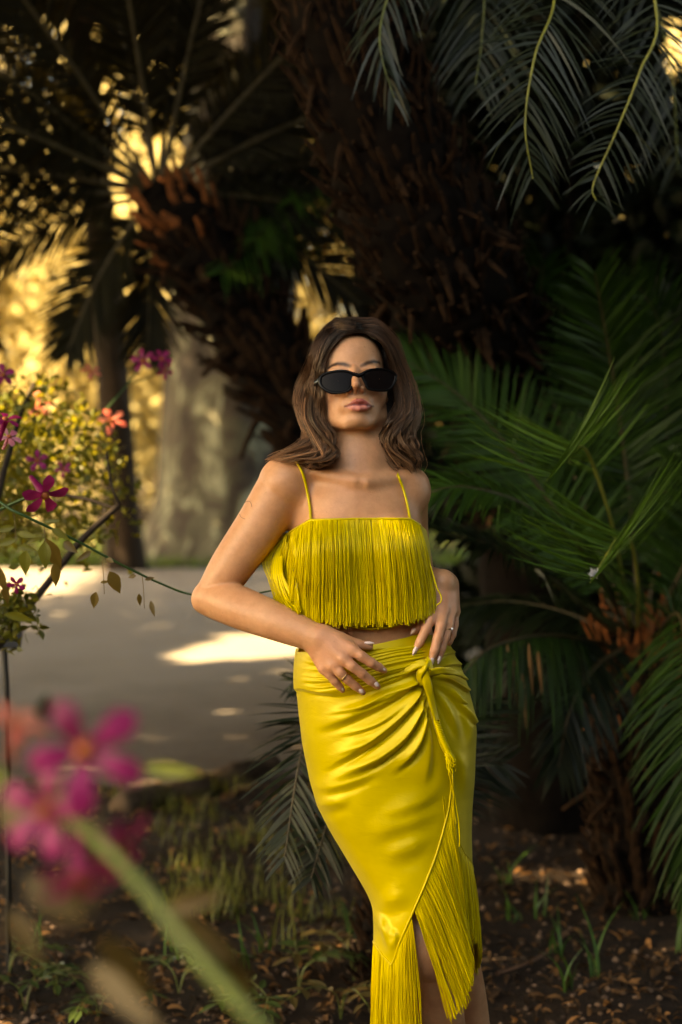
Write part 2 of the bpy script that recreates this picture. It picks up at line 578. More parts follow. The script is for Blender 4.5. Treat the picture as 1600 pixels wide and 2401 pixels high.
# ------------------------------------------------------------------ cycad on the right with the dark crown of fronds
M_LITF = leaf_mat('dead_leaf', (.10, .050, .018), (.26, .130, .045), .2, .6, .3)
cyc = thing('cycad', 'low cycad with orange crown base and wide dark green fronds beside the woman', 'cycad', tuple(ground(1515, 2110)))
c0 = P(1500, 1505, 5.2)
trunk(cyc, PX((1515, 2125, 5.2), (1515, 1950, 5.2), (1508, 1750, 5.2), (1500, 1500, 5.2)), [.16, .16, .15, .12], M_TRUNK, bases_of(M_BASE, .085, .03, .02), .038, .1, 240, 40, span=(0, .86))
trunk(cyc, PX((1506, 1690, 5.19), (1502, 1600, 5.2), (1500, 1470, 5.2)), [.135, .135, .10], M_TRUNK, bases_of(M_BASEO, .10, .020, .012), .030, .1, 160, 18, 'crown_fibre')
FR = [  # rachis pixels and distances, mats, leaflet length, n, vee, droop, shade, up
    ([(1470, 1490, 5.15), (1400, 1330, 4.8), (1250, 1195, 4.5), (1090, 1142, 4.35), (975, 1165, 4.3)], M_CYC, .24, 74, 15, .35, .62, (0, -.6, .8)),
    ([(1480, 1470, 5.2), (1370, 1180, 5.3), (1295, 930, 5.35), (1262, 770, 5.3), (1275, 620, 5.2)], M_CYC, .30, 70, 15, .12, .42, (-.2, -1, 0)),
    ([(1500, 1460, 5.2), (1480, 1200, 5.25), (1450, 960, 5.2), (1420, 780, 5.1), (1395, 640, 5.0)], M_CYC, .32, 74, 15, .10, .45, (0, -1, 0)),
    ([(1515, 1460, 5.2), (1558, 1200, 5.3), (1562, 950, 5.3), (1545, 760, 5.2), (1490, 660, 5.1)], M_CYC, .32, 74, 15, .10, .40, (0, -1, 0)),
    ([(1480, 1490, 5.2), (1350, 1270, 5.15), (1210, 1070, 5.1), (1080, 930, 5.05), (960, 850, 5.0)], M_CYC, .28, 74, 12, .06, .78, (.3, -1, .3)),
    ([(1480, 1490, 5.2), (1330, 1250, 5.4), (1180, 1020, 5.5), (1090, 860, 5.55), (1030, 740, 5.5)], M_CYC, .28, 64, 12, .08, .55, (.3, -1, .2)),
    ([(1460, 1500, 5.2), (1330, 1390, 4.9), (1180, 1290, 4.7), (1040, 1250, 4.6)], M_CYCD, .22, 60, 15, .3, .5, (0, -.5, .9)),
    ([(1450, 1520, 5.15), (1300, 1490, 4.8), (1160, 1515, 4.6), (1075, 1590, 4.5)], M_CYC, .16, 52, -35, .8, .45, (0, -.3, 1)),
    ([(1470, 1510, 5.2), (1340, 1440, 5.3), (1200, 1410, 5.35), (1080, 1420, 5.35)], M_CYCD, .20, 54, 5, .5, .4, (0, -.4, 1)),
    ([(1540, 1490, 5.1), (1590, 1440, 4.7), (1615, 1560, 4.45), (1610, 1800, 4.35), (1625, 2080, 4.35)], M_CYC, .20, 70, 15, .35, .5, (-.4, -1, .2)),
    ([(1530, 1480, 5.2), (1640, 1250, 5.1), (1720, 1060, 5.0), (1790, 960, 4.9)], M_CYC, .30, 60, 15, .15, .45, (0, -1, .3)),
    ([(1530, 1500, 5.2), (1600, 1300, 5.5), (1640, 1050, 5.7), (1640, 850, 5.7)], M_CYC, .32, 60, 15, .1, .35, (0, -1, 0)),
    ([(1490, 1470, 5.2), (1420, 1180, 5.5), (1360, 950, 5.6), (1330, 780, 5.6)], M_CYCD, .32, 60, 15, .1, .5, (0, -1, 0)),
    ([(1500, 1480, 5.2), (1500, 1150, 5.6), (1500, 900, 5.7), (1520, 700, 5.7)], M_CYCD, .34, 60, 15, .1, .5, (0, -1, 0)),
    ([(1480, 1510, 5.15), (1400, 1560, 4.9), (1340, 1660, 4.8), (1310, 1800, 4.8)], M_CYCD, .16, 46, 15, .5, .3, (0, -1, .4)),
]
for pts, mt, L, n, vee, dr, sh, upv in FR:
    add_frond(cyc, (mt, M_RACHB), PX(*pts), upv, int(n * 1.75), L, .0105, (76, 32), vee, dr, .16, sh, rows=5, tube=.008)
# brown leaflets on the hanging frond
mb = MB(); mb2 = []
for px, py, l in ((1190, 1530, .15), (1240, 1525, .14), (1225, 1600, .15), (1262, 1535, .12), (1130, 1530, .11), (1205, 1560, .13)):
    c = P(px, py + 45, 4.62)
    v, f = tubes(np.array([crom([c + [0, 0, l / 2], c + [.006, 0, 0], c + [.012, .0, -l / 2]], 6)]), np.array([[.002, .0055, .006, .005, .003, .0006]]), 4)
    m1 = MB(); m1.add(v, f, .6)
    obj('dry_leaflet', m1.mesh('dry_leaflet'), M_LITF, cyc)
# two young fronds arching towards the camera, their tips bent down: leaflets stand up in a V
VEE = [([(1480, 1480, 5.15), (1440, 1250, 4.7), (1385, 1075, 4.45), (1350, 1048, 4.2), (1315, 1085, 4.0), (1282, 1128, 3.82)], .20),
       ([(1495, 1480, 5.15), (1498, 1400, 4.7), (1485, 1285, 4.4), (1456, 1255, 4.15), (1420, 1305, 3.95), (1384, 1366, 3.76)], .215)]
for pts, L in VEE:
    w = PX(*pts)
    add_frond(cyc, (M_CYCL, M_RACHY), w, (-.25, .1, 1), 60, L * 1.15, .0072, (88, 74), 34, -.16, .52, .6, rows=7, tube=.006, lprof=([.4, .7, .9, 1], [.85, 1, 1, .8]))
c = P(1393, 1345, 3.80)
mb = MB(); leaf_scatter(c + rng.normal(0, .004, (90, 3)), rnd_dirs(90), rnd_dirs(90), .012, .003, rng.uniform(0, 1, 90), mb=mb)
obj('seed_fluff', mb.mesh('seed_fluff'), simple('white_fluff', (.6, .6, .62), .9), label='tuft of white seed fluff caught on a bent frond tip', cat='seed fluff')

# ------------------------------------------------------------------ small cycad behind the woman
small = thing('cycad', 'small dark cycad partly hidden behind the yellow skirt', 'cycad', tuple(ground(930, 2300)))
sb = ground(930, 2300)
trunk(small, np.array([sb - [0, 0, .05], sb + [0, 0, .1], sb + [0, 0, .24]]), [.1, .1, .08], M_TRUNK, bases_of(M_BASE, .06, .024, .016), .034, .1, 60, 40)
sc_ = sb + [0, 0, .25]
for pts, L, sh in (([(880, 1880, 4.3), (790, 1680, 4.1), (735, 1680, 3.98), (700, 1800, 3.9), (668, 2010, 3.86)], .19, .5), ([(880, 1940, 4.3), (830, 1850, 4.1), (780, 1900, 4.0), (730, 2060, 3.94)], .16, .4),
                   ([(880, 1900, 4.35), (800, 1640, 4.4), (740, 1590, 4.4), (690, 1600, 4.4)], .15, .4), ([(960, 1900, 4.4), (1080, 1700, 4.5), (1150, 1640, 4.6)], .2, .3),
                   ([(950, 1900, 4.4), (1080, 1800, 4.5), (1180, 1790, 4.5)], .2, .3), ([(930, 1900, 4.45), (900, 1600, 4.7), (890, 1450, 4.8)], .2, .3)):
    add_frond(small, (M_CYCD, M_RACHB), np.vstack([sc_[None], PX(*pts)]), (-.4, -1, .35), 58, L, .0085, (80, 38), 12, .12, .34, sh, rows=5, tube=.007)

# ------------------------------------------------------------------ palm at the upper left
palm = thing('palm', 'leaning palm with radiating fronds and orange leaf bases above the path', 'palm', tuple(ground(930, 1835)))
pc = P(372, 452, 6.8)
trunk(palm, PX((930, 1850, 7.05), (880, 1400, 7.0), (770, 1060, 6.95), (640, 850, 6.9), (540, 690, 6.85), (450, 560, 6.8), (380, 470, 6.8)), [.17, .17, .17, .165, .16, .155, .12], M_TRUNK,
      bases_of(M_BASE, .13, .045, .03), .064, .1, 220, 42, span=(.3, .93))
trunk(palm, PX((560, 720, 6.84), (480, 600, 6.8), (400, 495, 6.79), (365, 440, 6.8)), [.165, .165, .15, .09], M_TRUNK, bases_of(M_BASEO, .11, .045, .028), .085, .1, 80, 26, 'orange_leaf_base', (.45, 1))
PF = [(-172, 1.25, -.2, .5), (-158, 1.35, -.5, .6), (-143, 1.5, -.3, .45), (-132, 1.5, .2, .4), (-124, 1.6, -.4, .5), (-103, 1.5, .1, .35), (-97, 1.5, -.3, .4), (-86, 1.5, .3, .4), (-76, 1.5, -.2, .4),
      (-47, 1.4, -.1, .35), (-40, 1.3, .3, .3), (-28, 1.2, .0, .3), (-14, 1.1, .2, .3), (2, 1.0, .1, .3), (18, .8, .2, .3), (178, 1.15, -.2, .6), (166, .85, .1, .75),
      (130, .55, .2, .8), (98, .42, .35, .5), (-150, 1.4, .6, .3), (-139, 1.5, .6, .3), (-80, 1.5, .7, .3), (-45, 1.3, .7, .3), (-165, 1.3, .5, .4)]
for a, Lf, dep, sh in PF:
    a = R(a); d = np.array([math.cos(a), dep, -math.sin(a)])
    p0 = pc + np.array([math.cos(a) * .05, 0, -math.sin(a) * .05])
    g_ = np.array([0, 0, -1.0])
    pts = [p0, p0 + d * Lf * .33, p0 + d * Lf * .68 + g_ * .05, p0 + d * Lf + g_ * .17]
    add_frond(palm, (M_OLIVE, M_RACHB), np.array(pts), (-.1, -1, .3), 100, .25, .012, (62, 28), 18, .10, .14, sh, rows=4, tube=.012)

# green fronds between palm and big trunk
fern = thing('cycad', 'dark green cycad crown standing between the palm and the leaning trunk', 'cycad', tuple(ground(960, 1800)))
fb = P(875, 600, 7.6)
for ex, ey, d, b in ((520, 640, 6.6, .1), (600, 560, 6.7, .2), (690, 470, 6.8, .25), (760, 420, 6.9, .25), (840, 400, 7.0, .2), (600, 650, 6.9, 0), (900, 560, 7.2, .1), (640, 480, 7.4, .2), (480, 560, 7.3, .2)):
    e = P(ex, ey, d)
    m1 = (fb + e) / 2 + [0, 0, .16 + b]
    add_frond(fern, (M_CYC, M_RACHB), np.array([fb, fb * .7 + m1 * .3 + [0, 0, .12], m1, e]), (0, -1, .5), 50, .26, .012, (72, 32), 10, .3, .15, .62, rows=4)
v, f = tubes(np.array([crom([ground(960, 1800), P(930, 1200, 7.5), fb], 12)]), .1, 14)
mb = MB(); mb.add(v, f); obj('trunk', mb.mesh('fern_trunk'), M_TRUNK, fern)

# gaps in the tree crowns that let the sun patches through
GAPS = []
def gap(p, r): GAPS.append((np.asarray(p, float), r))
for px, py, r in ((545, 1545, .30), (600, 1525, .30), (650, 1505, .28), (500, 1550, .22), (640, 1540, .28), (690, 1520, .28), (455, 1560, .12), (470, 1600, .06)): gap(ground(px, py), r)
for x in np.arange(-9, -2.3, .5):
    for y in np.arange(14.6, 17.0, .6):
        if x < -2.6: gap((x, y, 0), .5)
for px, py, d, r in ((120, 950, 5.0, .20), (20, 940, 5.0, .20)): gap(P(px, py, d), r)
for px, py, d, r in ((400, 430, 6.8, .09), (100, 600, 7.0, .12)): gap(P(px, py, d), r)


def open_to_sun(p):
    m = np.zeros(len(p), bool)
    for q, r in GAPS:
        w = p - q; a = w @ SUN_DIR
        m |= (np.linalg.norm(w - a[:, None] * SUN_DIR, axis=1) < r) & (a > 0)
    return m



# ------------------------------------------------------------------ trees
M_BARK = simple('bark_dark', (.018, .011, .007), .9, 0, .2, .5, 5, .8)


def mottled():
    m, nt, b, ns, ln = nodes('mottled_bark')
    g = ns.new('ShaderNodeTexCoord'); mp = ns.new('ShaderNodeMapping')
    mp.inputs['Scale'].default_value = (1, 1, .7)
    ln.new(g.outputs['Object'], mp.inputs[0])
    n1 = noise(nt, 3.0, 3, .6, vec=mp.outputs[0], dist=.8); n2 = noise(nt, 9, 3, .6, vec=mp.outputs[0])
    c = ramp(nt, n1, [(.38, (.012, .007, .005)), (.45, (.045, .028, .022)), (.51, (.065, .060, .038)), (.57, (.11, .105, .07)), (.64, (.30, .31, .22))])
    c = mixc(nt, .25, c, ramp(nt, n2, [(.35, (.010, .007, .004)), (.65, (.09, .08, .055))]))
    ln.new(c, b.inputs['Base Color']); b.inputs['Roughness'].default_value = .85
    bump(nt, b, n1, .6, .1)
    return m


M_MOTTLE = mottled()
M_EVER = leaf_mat('evergreen_leaf', (.002, .0025, .0008), (.011, .012, .003), .2, .6, .1, (.20, .15, .03))
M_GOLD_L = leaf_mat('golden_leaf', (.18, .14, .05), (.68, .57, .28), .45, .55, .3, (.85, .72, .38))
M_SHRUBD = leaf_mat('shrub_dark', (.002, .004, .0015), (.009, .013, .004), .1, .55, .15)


def tree(name, label, base, h, r, crown_lo, crown_hi, n, L, leafm, barkm, nclump, spread, lean=(0, 0), limbs=5, keep=None, group=None, face=(0, 0, .8)):
    base = np.asarray(base, float)
    t = thing(name, label, 'tree', tuple(base), group)
    topp = base + [lean[0], lean[1], h]
    q = crom([base - [0, 0, .1], base + [lean[0] * .25, lean[1] * .25, h * .35], base + [lean[0] * .6, lean[1] * .6, h * .7], topp], 40)
    rr = np.interp(np.linspace(0, 1, 40), [0, .08, .5, 1], [r * 1.35, r, r * .8, r * .45])
    v, f = tubes(q[None], rr[None], 22)
    cc = np.repeat(q, 22, 0); a = np.tile(np.arange(22) * 2 * np.pi / 22, 40)
    v = cc + (v - cc) * (1 + .09 * np.sin(3 * a + np.repeat(np.linspace(0, 5, 40), 22)) + .05 * np.sin(7 * a))[:, None]
    mb = MB(); mb.add(v, f)
    tr = obj('trunk', mb.mesh('tree_trunk'), barkm, t)
    lo, hi = np.asarray(crown_lo, float), np.asarray(crown_hi, float)
    for i in range(limbs):
        e = rng.uniform(lo, hi); s = q[int(rng.integers(22, 38))]
        pth = crom([s, (s + e) / 2 + [0, 0, .3], e], 12)
        v, f = tubes(pth[None], np.linspace(r * .35, r * .06, 12)[None], 8)
        mb = MB(); mb.add(v, f); obj('limb', mb.mesh('tree_limb'), barkm, tr)
    p = clumpy(n, lo, hi, nclump, spread)
    if keep is not None: p = p[keep(p)]
    k = len(p)
    mb = MB(); dd = rnd_dirs(k); dd[:, 2] -= .3
    leaf_scatter(p, dd, rnd_dirs(k) + np.asarray(face), L * rng.uniform(.6, 1.3, k), L * .45, np.clip(rng.normal(.5, .22, k), 0, 1), mb=mb)
    obj('crown', mb.mesh('tree_crown'), leafm, t)
    return t


def in_pix(p, boxes):
    """True where a point projects into one of the ellipses (px,py,rx,ry)"""
    x, y, d = pix(p)
    r = np.zeros(len(p), bool)
    for cx, cy_, rx, ry in boxes: r |= ((x - cx) / rx) ** 2 + ((y - cy_) / ry) ** 2 < 1
    return r


tree('mottled_tree', 'old tree with thick mottled grey green bark across the path', (-1.22, 18.7, 0), 9, .74, (-4, 17.5, 6.2), (2.5, 23, 11), 9000, .24, M_EVER, M_MOTTLE, 60, .55, (.25, .5), 6,
     keep=lambda p: ~in_pix(p, [(560, 40, 66, 90), (190, 40, 50, 100), (40, 160, 50, 60)]))
tree('evergreen_tree', 'dark broad evergreen tree with dense low crown over the path', (-2.15, 17.2, 0), 8, .17, (-5.8, 10.8, 3.9), (1.2, 15.5, 7.5), 21000, .17, M_EVER, M_BARK, 200, .42, (-.5, -2.5), 8,
     keep=lambda p: ~open_to_sun(p) & ~in_pix(p, [(560, 40, 62, 85), (190, 40, 45, 95), (40, 160, 50, 60), (100, 700, 190, 110), (520, 320, 18, 60)]))
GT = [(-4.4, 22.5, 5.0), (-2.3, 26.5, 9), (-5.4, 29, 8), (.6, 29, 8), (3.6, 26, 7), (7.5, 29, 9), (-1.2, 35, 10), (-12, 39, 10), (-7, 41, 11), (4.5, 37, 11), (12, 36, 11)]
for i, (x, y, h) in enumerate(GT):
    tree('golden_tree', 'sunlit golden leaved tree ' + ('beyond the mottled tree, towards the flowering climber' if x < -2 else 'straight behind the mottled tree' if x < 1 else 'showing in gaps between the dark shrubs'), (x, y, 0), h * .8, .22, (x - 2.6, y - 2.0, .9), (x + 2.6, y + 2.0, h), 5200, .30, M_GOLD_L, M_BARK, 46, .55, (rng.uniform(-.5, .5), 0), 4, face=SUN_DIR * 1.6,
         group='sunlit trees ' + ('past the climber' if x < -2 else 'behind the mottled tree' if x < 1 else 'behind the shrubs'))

# dark shrubs behind the cycads
SH = [(1.25, 8.3, 2.2, 4.4), (2.6, 8.0, 2.4, 4.6), (3.8, 7.2, 2.4, 4.4), (.95, 9.4, 1.9, 5.0), (2.2, 9.6, 2.4, 5.2), (3.4, 5.6, 1.6, 3.6)]
for x, y, w, h in SH:
    t = thing('shrub', 'tall dark leafy shrub in deep shade ' + ('directly behind the cycads' if y < 9 else 'at the back, behind other shrubs'), 'shrub', (x, y, 0), 'dark shrubs ' + ('behind the cycads' if y < 9 else 'at the back'))
    p = clumpy(9000, (x - w * .5, y - .6, .1), (x + w * .5, y + .6, h), 120, .22)
    p = p[(p[:, 2] > .02) & (p[:, 0] > max(x - w * .5 - .3, .12)) & ~in_pix(p, [(1040, 1285, 62, 50), (735, 690, 110, 60), (1580, 110, 40, 80)])]
    k = len(p); mb = MB()
    leaf_scatter(p, rnd_dirs(k) - [0, 0, .3], rnd_dirs(k) + [0, -.5, .5], .15 * rng.uniform(.6, 1.3, k), .06, np.clip(rng.normal(.45, .2, k), 0, 1), mb=mb)
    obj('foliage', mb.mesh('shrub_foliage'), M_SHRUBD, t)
    st = [crom([(x, y, 0), (x + rng.normal(0, .2), y, h * .4), (x + rng.normal(0, .6), y + rng.normal(0, .3), h * .9)], 10) for _ in range(5)]
    for q in st:
        v, f = tubes(q[None], np.linspace(.04, .008, 10)[None], 6); mb = MB(); mb.add(v, f); obj('stem', mb.mesh('shrub_stem'), M_BARK, t)

cb = np.array([-9.5, 7.0, 0])  # shade canopy added mostly out of view, crown shaped to block the sun
n = 115000
q = rng.uniform((-19, -1.2, 5.2), (7, 23, 7.4), (n, 3))
q[:, 2] += .5 * np.sin(q[:, 0] * .7) * np.sin(q[:, 1] * .6)
gp = q - SUN_DIR * (q[:, 2] / SUN_DIR[2])[:, None]                 # where its shadow falls on the ground
qx, qy, qd = pix(q)
q = q[((gp[:, 1] < 19.5 + .8 * np.sin(gp[:, 0])) | ((gp[:, 0] > -2.6) & (gp[:, 0] < 5) & (gp[:, 1] < 20.8))) & ~open_to_sun(q) & ~((qd > .1) & (np.abs(qx - 800) < 860) & (qy > 330))]
q = q[~((q[:, 1] < 1.9) & (q[:, 0] > -3.0))]                   # open towards the sky behind the camera
q = q[~in_pix(q, [(560, 40, 62, 85), (190, 40, 45, 95), (40, 160, 50, 60), (735, 690, 110, 60)]) | (q[:, 1] < .2)]
can = thing('sun_blocker_tree', 'shade tree added mostly out of view, its wide crown shaped to block the sun', 'tree', tuple(cb))
mb = MB(); k = len(q)
leaf_scatter(q, rnd_dirs(k) * [1, 1, .4], rnd_dirs(k) * .5 + [0, 0, 1], .30 * rng.uniform(.7, 1.3, k), .17, np.clip(rng.normal(.5, .2, k), 0, 1), mb=mb)
obj('crown', mb.mesh('canopy_crown'), M_EVER, can)
for e in ([-9.5, 7, 6], [-4, 8, 6.3], [-14, 10, 6.3], [-8, 14, 6.3], [-10, 2, 6.2], [0, 6, 6.5]):
    pth = crom([cb - [0, 0, .1], cb + [0, 0, 2.2], (cb + np.array(e)) / 2 + [0, 0, 1.7], e], 24)
    v, f = tubes(pth[None], np.linspace(.38, .05, 24)[None], 12); mb = MB(); mb.add(v, f); obj('limb', mb.mesh('canopy_limb'), M_BARK, can)

# unseen bushes added beside and behind the camera to darken the right side
for hx, hy in ((2.3, 2.5), (1.95, .8), (1.75, -1.0), (1.45, -2.8), (1.3, -4.4), (.6, -5.6)):
    t = thing('blocker_bush', 'tall dense dark bush added out of view to block light from the right', 'bush', (hx, hy, 0), 'bushes added to block light')
    p = rng.uniform((hx - .6, hy - 1.1, .05), (hx + .6, hy + 1.1, 4.2), (5200, 3)); p = p[~in_pix(p, [(800, 1200, 830, 1230)]) | (p[:, 1] < .3)]
    k = len(p); mb = MB()
    leaf_scatter(p, rnd_dirs(k), rnd_dirs(k) + [-.5, 0, .5], .17 * rng.uniform(.6, 1.3, k), .08, np.clip(rng.normal(.45, .2, k), 0, 1), mb=mb)
    obj('foliage', mb.mesh('blocker_foliage'), M_SHRUBD, t)
    v, f = tubes(np.array([crom([(hx, hy, 0), (hx + .05, hy, 1.5), (hx, hy + .1, 3.6)], 8)]), np.linspace(.06, .015, 8)[None], 8); mb = MB(); mb.add(v, f)
    obj('stem', mb.mesh('blocker_stem'), M_BARK, t)

# unseen tree row added behind the camera to block low sky light
for hx in np.arange(-11, 3.5, 1.7):
    hy = -7.0 + rng.uniform(-.6, .6)
    t = thing('blocker_tree', 'dense dark leaved tree added unseen behind the camera to block low sky light', 'tree', (hx, hy, 0), 'trees added to block sky light')
    p = clumpy(3200, (hx - 1.0, hy - .7, .3), (hx + 1.0, hy + .7, 4.4), 60, .3)
    k = len(p); mb = MB()
    leaf_scatter(p, rnd_dirs(k), rnd_dirs(k) + [0, .5, .5], .26 * rng.uniform(.6, 1.3, k), .13, np.clip(rng.normal(.45, .2, k), 0, 1), mb=mb)
    obj('crown', mb.mesh('blocker_crown'), M_SHRUBD, t)
    v, f = tubes(np.array([crom([(hx, hy, 0), (hx + .1, hy, 2), (hx, hy + .1, 5)], 8)]), np.linspace(.14, .03, 8)[None], 8); mb = MB(); mb.add(v, f)
    obj('trunk', mb.mesh('blocker_trunk'), M_BARK, t)
# ------------------------------------------------------------------ the woman: body as one signed distance field
def s_ell(c, r, rot=None):
    c = np.asarray(c, float); r = np.asarray(r, float)
    def f(p):
        q = p - c
        if rot is not None: q = q @ rot
        k0 = np.linalg.norm(q / r, axis=-1); k1 = np.linalg.norm(q / (r * r), axis=-1)
        return k0 * (k0 - 1) / np.maximum(k1, 1e-9)
    return f, c, r.max()


def s_cone(a, b, ra, rb):
    a = np.asarray(a, float); b = np.asarray(b, float); ab = b - a; L2 = ab @ ab
    def f(p):
        t = np.clip((p - a) @ ab / L2, 0, 1)
        return np.linalg.norm(p - a - t[..., None] * ab, axis=-1) - (ra + (rb - ra) * t)
    return f, (a + b) / 2, math.sqrt(L2) / 2 + max(ra, rb)


def smin(a, b, k):
    h = np.clip(.5 + .5 * (b - a) / k, 0, 1)
    return b * (1 - h) + a * h - k * h * (1 - h)


class Field:
    """ordered list of (op, prim or Field, k)"""
    def __init__(self): self.items = []
    def add(self, prim, k=.01): self.items.append((0, prim, k)); return self
    def sub(self, prim, k=.004): self.items.append((1, prim, k)); return self
    def chain(self, pts, rads, k=.006):
        for a, b, ra, rb in zip(pts[:-1], pts[1:], rads[:-1], rads[1:]): self.add(s_cone(a, b, ra, rb), k)
        return self
    def limb(self, pts, rads, n=20, k=.0012):
        """smooth tapering limb through pts"""
        q = crom(np.hstack([np.asarray(pts, float), np.asarray(rads, float)[:, None]]), n)
        for a, b in zip(q[:-1], q[1:]): self.add(s_cone(a[:3], b[:3], a[3], b[3]), k)
        return self
    def bound(self):
        cs = [(p.bound() if isinstance(p, Field) else (p[1], p[2])) for o, p, k in self.items if o == 0]
        lo = np.min([c - r for c, r in cs], axis=0); hi = np.max([c + r for c, r in cs], axis=0)
        return (lo + hi) / 2, np.linalg.norm(hi - lo) / 2
    def ev(self, p, c=None, rad=1e9):
        d = np.full(p.shape[:-1], .2)
        for op, pr, k in self.items:
            if isinstance(pr, Field):
                if c is not None:
                    bc, br = pr.bound_c if hasattr(pr, 'bound_c') else pr.bound()
                    pr.bound_c = (bc, br)
                    if np.linalg.norm(bc - c) - br - rad > .06: continue
                e = pr.ev(p, c, rad)
            else:
                if c is not None and np.linalg.norm(pr[1] - c) - pr[2] - rad > .06: continue
                e = pr[0](p)
            d = smin(d, e, k) if op == 0 else -smin(-d, e, k)
        return d


def polygonise(F, lo, hi, h, extra=None):
    lo = np.asarray(lo, float); hi = np.asarray(hi, float)
    B = 16
    nb = np.ceil((hi - lo) / (h * B)).astype(int)
    arr = np.full(nb * B, .2, np.float32)
    loc = np.stack(np.meshgrid(*[np.arange(B) * h] * 3, indexing='ij'), -1)
    cs = np.stack(np.meshgrid(*[np.arange(n) for n in nb], indexing='ij'), -1).reshape(-1, 3)
    rad = h * B * .87
    cen = lo + (cs + .5) * B * h
    dc = F.ev(cen)
    if extra is not None: dc = extra(cen, dc)
    for (i, j, k), c, d in zip(cs, cen, dc):
        sl = (slice(i * B, i * B + B), slice(j * B, j * B + B), slice(k * B, k * B + B))
        if d > rad * 1.9 + .01: continue
        if d < -rad * 1.9 - .01: arr[sl] = -.2; continue
        p = lo + np.array([i, j, k]) * B * h + loc
        e = F.ev(p, c, rad)
        if extra is not None: e = extra(p, e)
        arr[sl] = e
    g = openvdb.FloatGrid(.2)
    g.copyFromArray(arr)
    v, q = g.convertToQuads(isovalue=0.0)
    return lo + v.astype(float) * h, q[:, ::-1].astype(np.int64)


def relax(v, q, it=2, lam=.5):
    e = np.vstack([q[:, [0, 1]], q[:, [1, 2]], q[:, [2, 3]], q[:, [3, 0]]])
    n = len(v)
    deg = np.bincount(e[:, 0], minlength=n) + np.bincount(e[:, 1], minlength=n)
    for _ in range(it):
        s = np.zeros_like(v)
        for k in range(3):
            s[:, k] = np.bincount(e[:, 0], v[e[:, 1], k], n) + np.bincount(e[:, 1], v[e[:, 0], k], n)
        v = v + lam * (s / np.maximum(deg, 1)[:, None] - v)
    return v


# head frame: x image right, y up, z out of the face
def rot(axis, a):
    return np.array(Matrix.Rotation(a, 3, axis))


HB = np.array([[1, 0, 0], [0, 0, -1], [0, 1, 0]], float)      # columns: local axes in world
HROT = HB @ rot('Z', R(2.2)) @ rot('Y', R(6)) @ rot('X', R(-14))
CHIN = np.array([0, -.105, .085])
HORG = W(838, 999, -.045) - HROT @ CHIN


def H(x, y, z):
    """head-local centimetres to world"""
    return HORG + HROT @ (np.array([x, y, z]) / 100)


def to_head(p):
    return (p - HORG) @ HROT * 100


def hpix(px, py, z):
    """head-local centimetres of the point at a pixel on the plane z (cm)"""
    a = P(px, py, 1.0) - CAM
    n = HROT[:, 2]
    t = ((HORG + n * z / 100 - CAM) @ n) / (a @ n)
    return to_head(CAM + t * a)


def hell(c, r): return s_ell(H(*c), np.array(r) / 100, HROT)
def hcone(a, b, ra, rb): return s_cone(H(*a), H(*b), ra / 100, rb / 100)


head = Field()
head.add(hell((0, 2.6, -1.2), (7.0, 8.9, 9.2)), .01)
head.add(hell((0, 4.0, 1.9), (6.1, 6.2, 6.5)), .02)
head.add(hell((0, -3.0, 2.0), (6.65, 6.8, 6.3)), .02)
head.add(hell((0, -6.7, 3.2), (5.1, 3.5, 5.05)), .018)
for s in (-1, 1):
    head.add(hcone((s * 5.5, -5.0, .8), (s * 5.15, -7.3, 2.2), 1.25, 1.1), .015)
    head.add(hcone((s * 5.1, -7.3, 2.2), (s * 1.9, -9.55, 6.6), 1.1, 1.05), .015)
    head.add(hell((s * 4.3, -2.9, 4.9), (2.1, 2.0, 2.2)), .02)
    head.add(hell((s * 2.7, .9, 7.3), (2.4, .8, 1.2)), .014)          # brow ridge
    head.sub(hell((s * 3.2, -1.0, 9.6), (1.6, .9, 1.4)), .012)       # eye socket
head.add(hell((0, -9.0, 7.1), (1.9, 1.45, 1.55)), .012)               # chin
head.sub(hell((0, -7.95, 9.6), (1.7, .45, .75)), .008)                # under the lower lip
nose = Field()
nose.chain([H(0, .8, 8.4), H(0, -1.0, 9.45), H(0, -2.75, 10.7)], [.0072, .0074, .0082], .006)
for s in (-1, 1):
    nose.add(hell((s * 1.32, -3.35, 9.3), (.62, .62, .95)), .005)
nose.add(hcone((0, -3.0, 10.5), (0, -3.8, 9.4), .55, .45), .005)
head.add(nose, .009)
for s in (-1, 1):
    head.sub(hell((s * .72, -3.86, 10.0), (.40, .42, .66)), .002)
head.add(hell((0, -5.9, 7.7), (2.9, 2.0, 1.35)), .012)                # muzzle
lips = Field()
LIPU = [(811, 952, 8.1), (824, 945.5, 8.95), (837, 939.5, 9.35), (842.5, 940.5, 9.4), (848, 939.5, 9.35), (860, 945, 8.95), (872.5, 951, 8.1)]
LIPL = [(814, 954, 8.1), (828, 956.5, 8.95), (842.5, 957.5, 9.25), (857, 956, 8.95), (870, 953, 8.1)]
LIPM = [(808, 953.5, 8.3), (820, 951, 9.0), (832, 948.8, 9.55), (842.5, 949.5, 9.8), (853, 948.5, 9.55), (864, 950.5, 9.0), (875.5, 952.5, 8.3)]
lips.chain([H(*hpix(*q)) for q in LIPU], [.0018, .0034, .0042, .0038, .0042, .0034, .0018], .003)
lips.chain([H(*hpix(*q)) for q in LIPL], [.0018, .0046, .0056, .0046, .0018], .003)
head.add(lips, .0035)
groove = Field()
groove.chain([H(*hpix(*q)) for q in LIPM], [.0008, .0011, .0013, .0014, .0013, .0011, .0008], .002)
head.sub(groove, .0015)
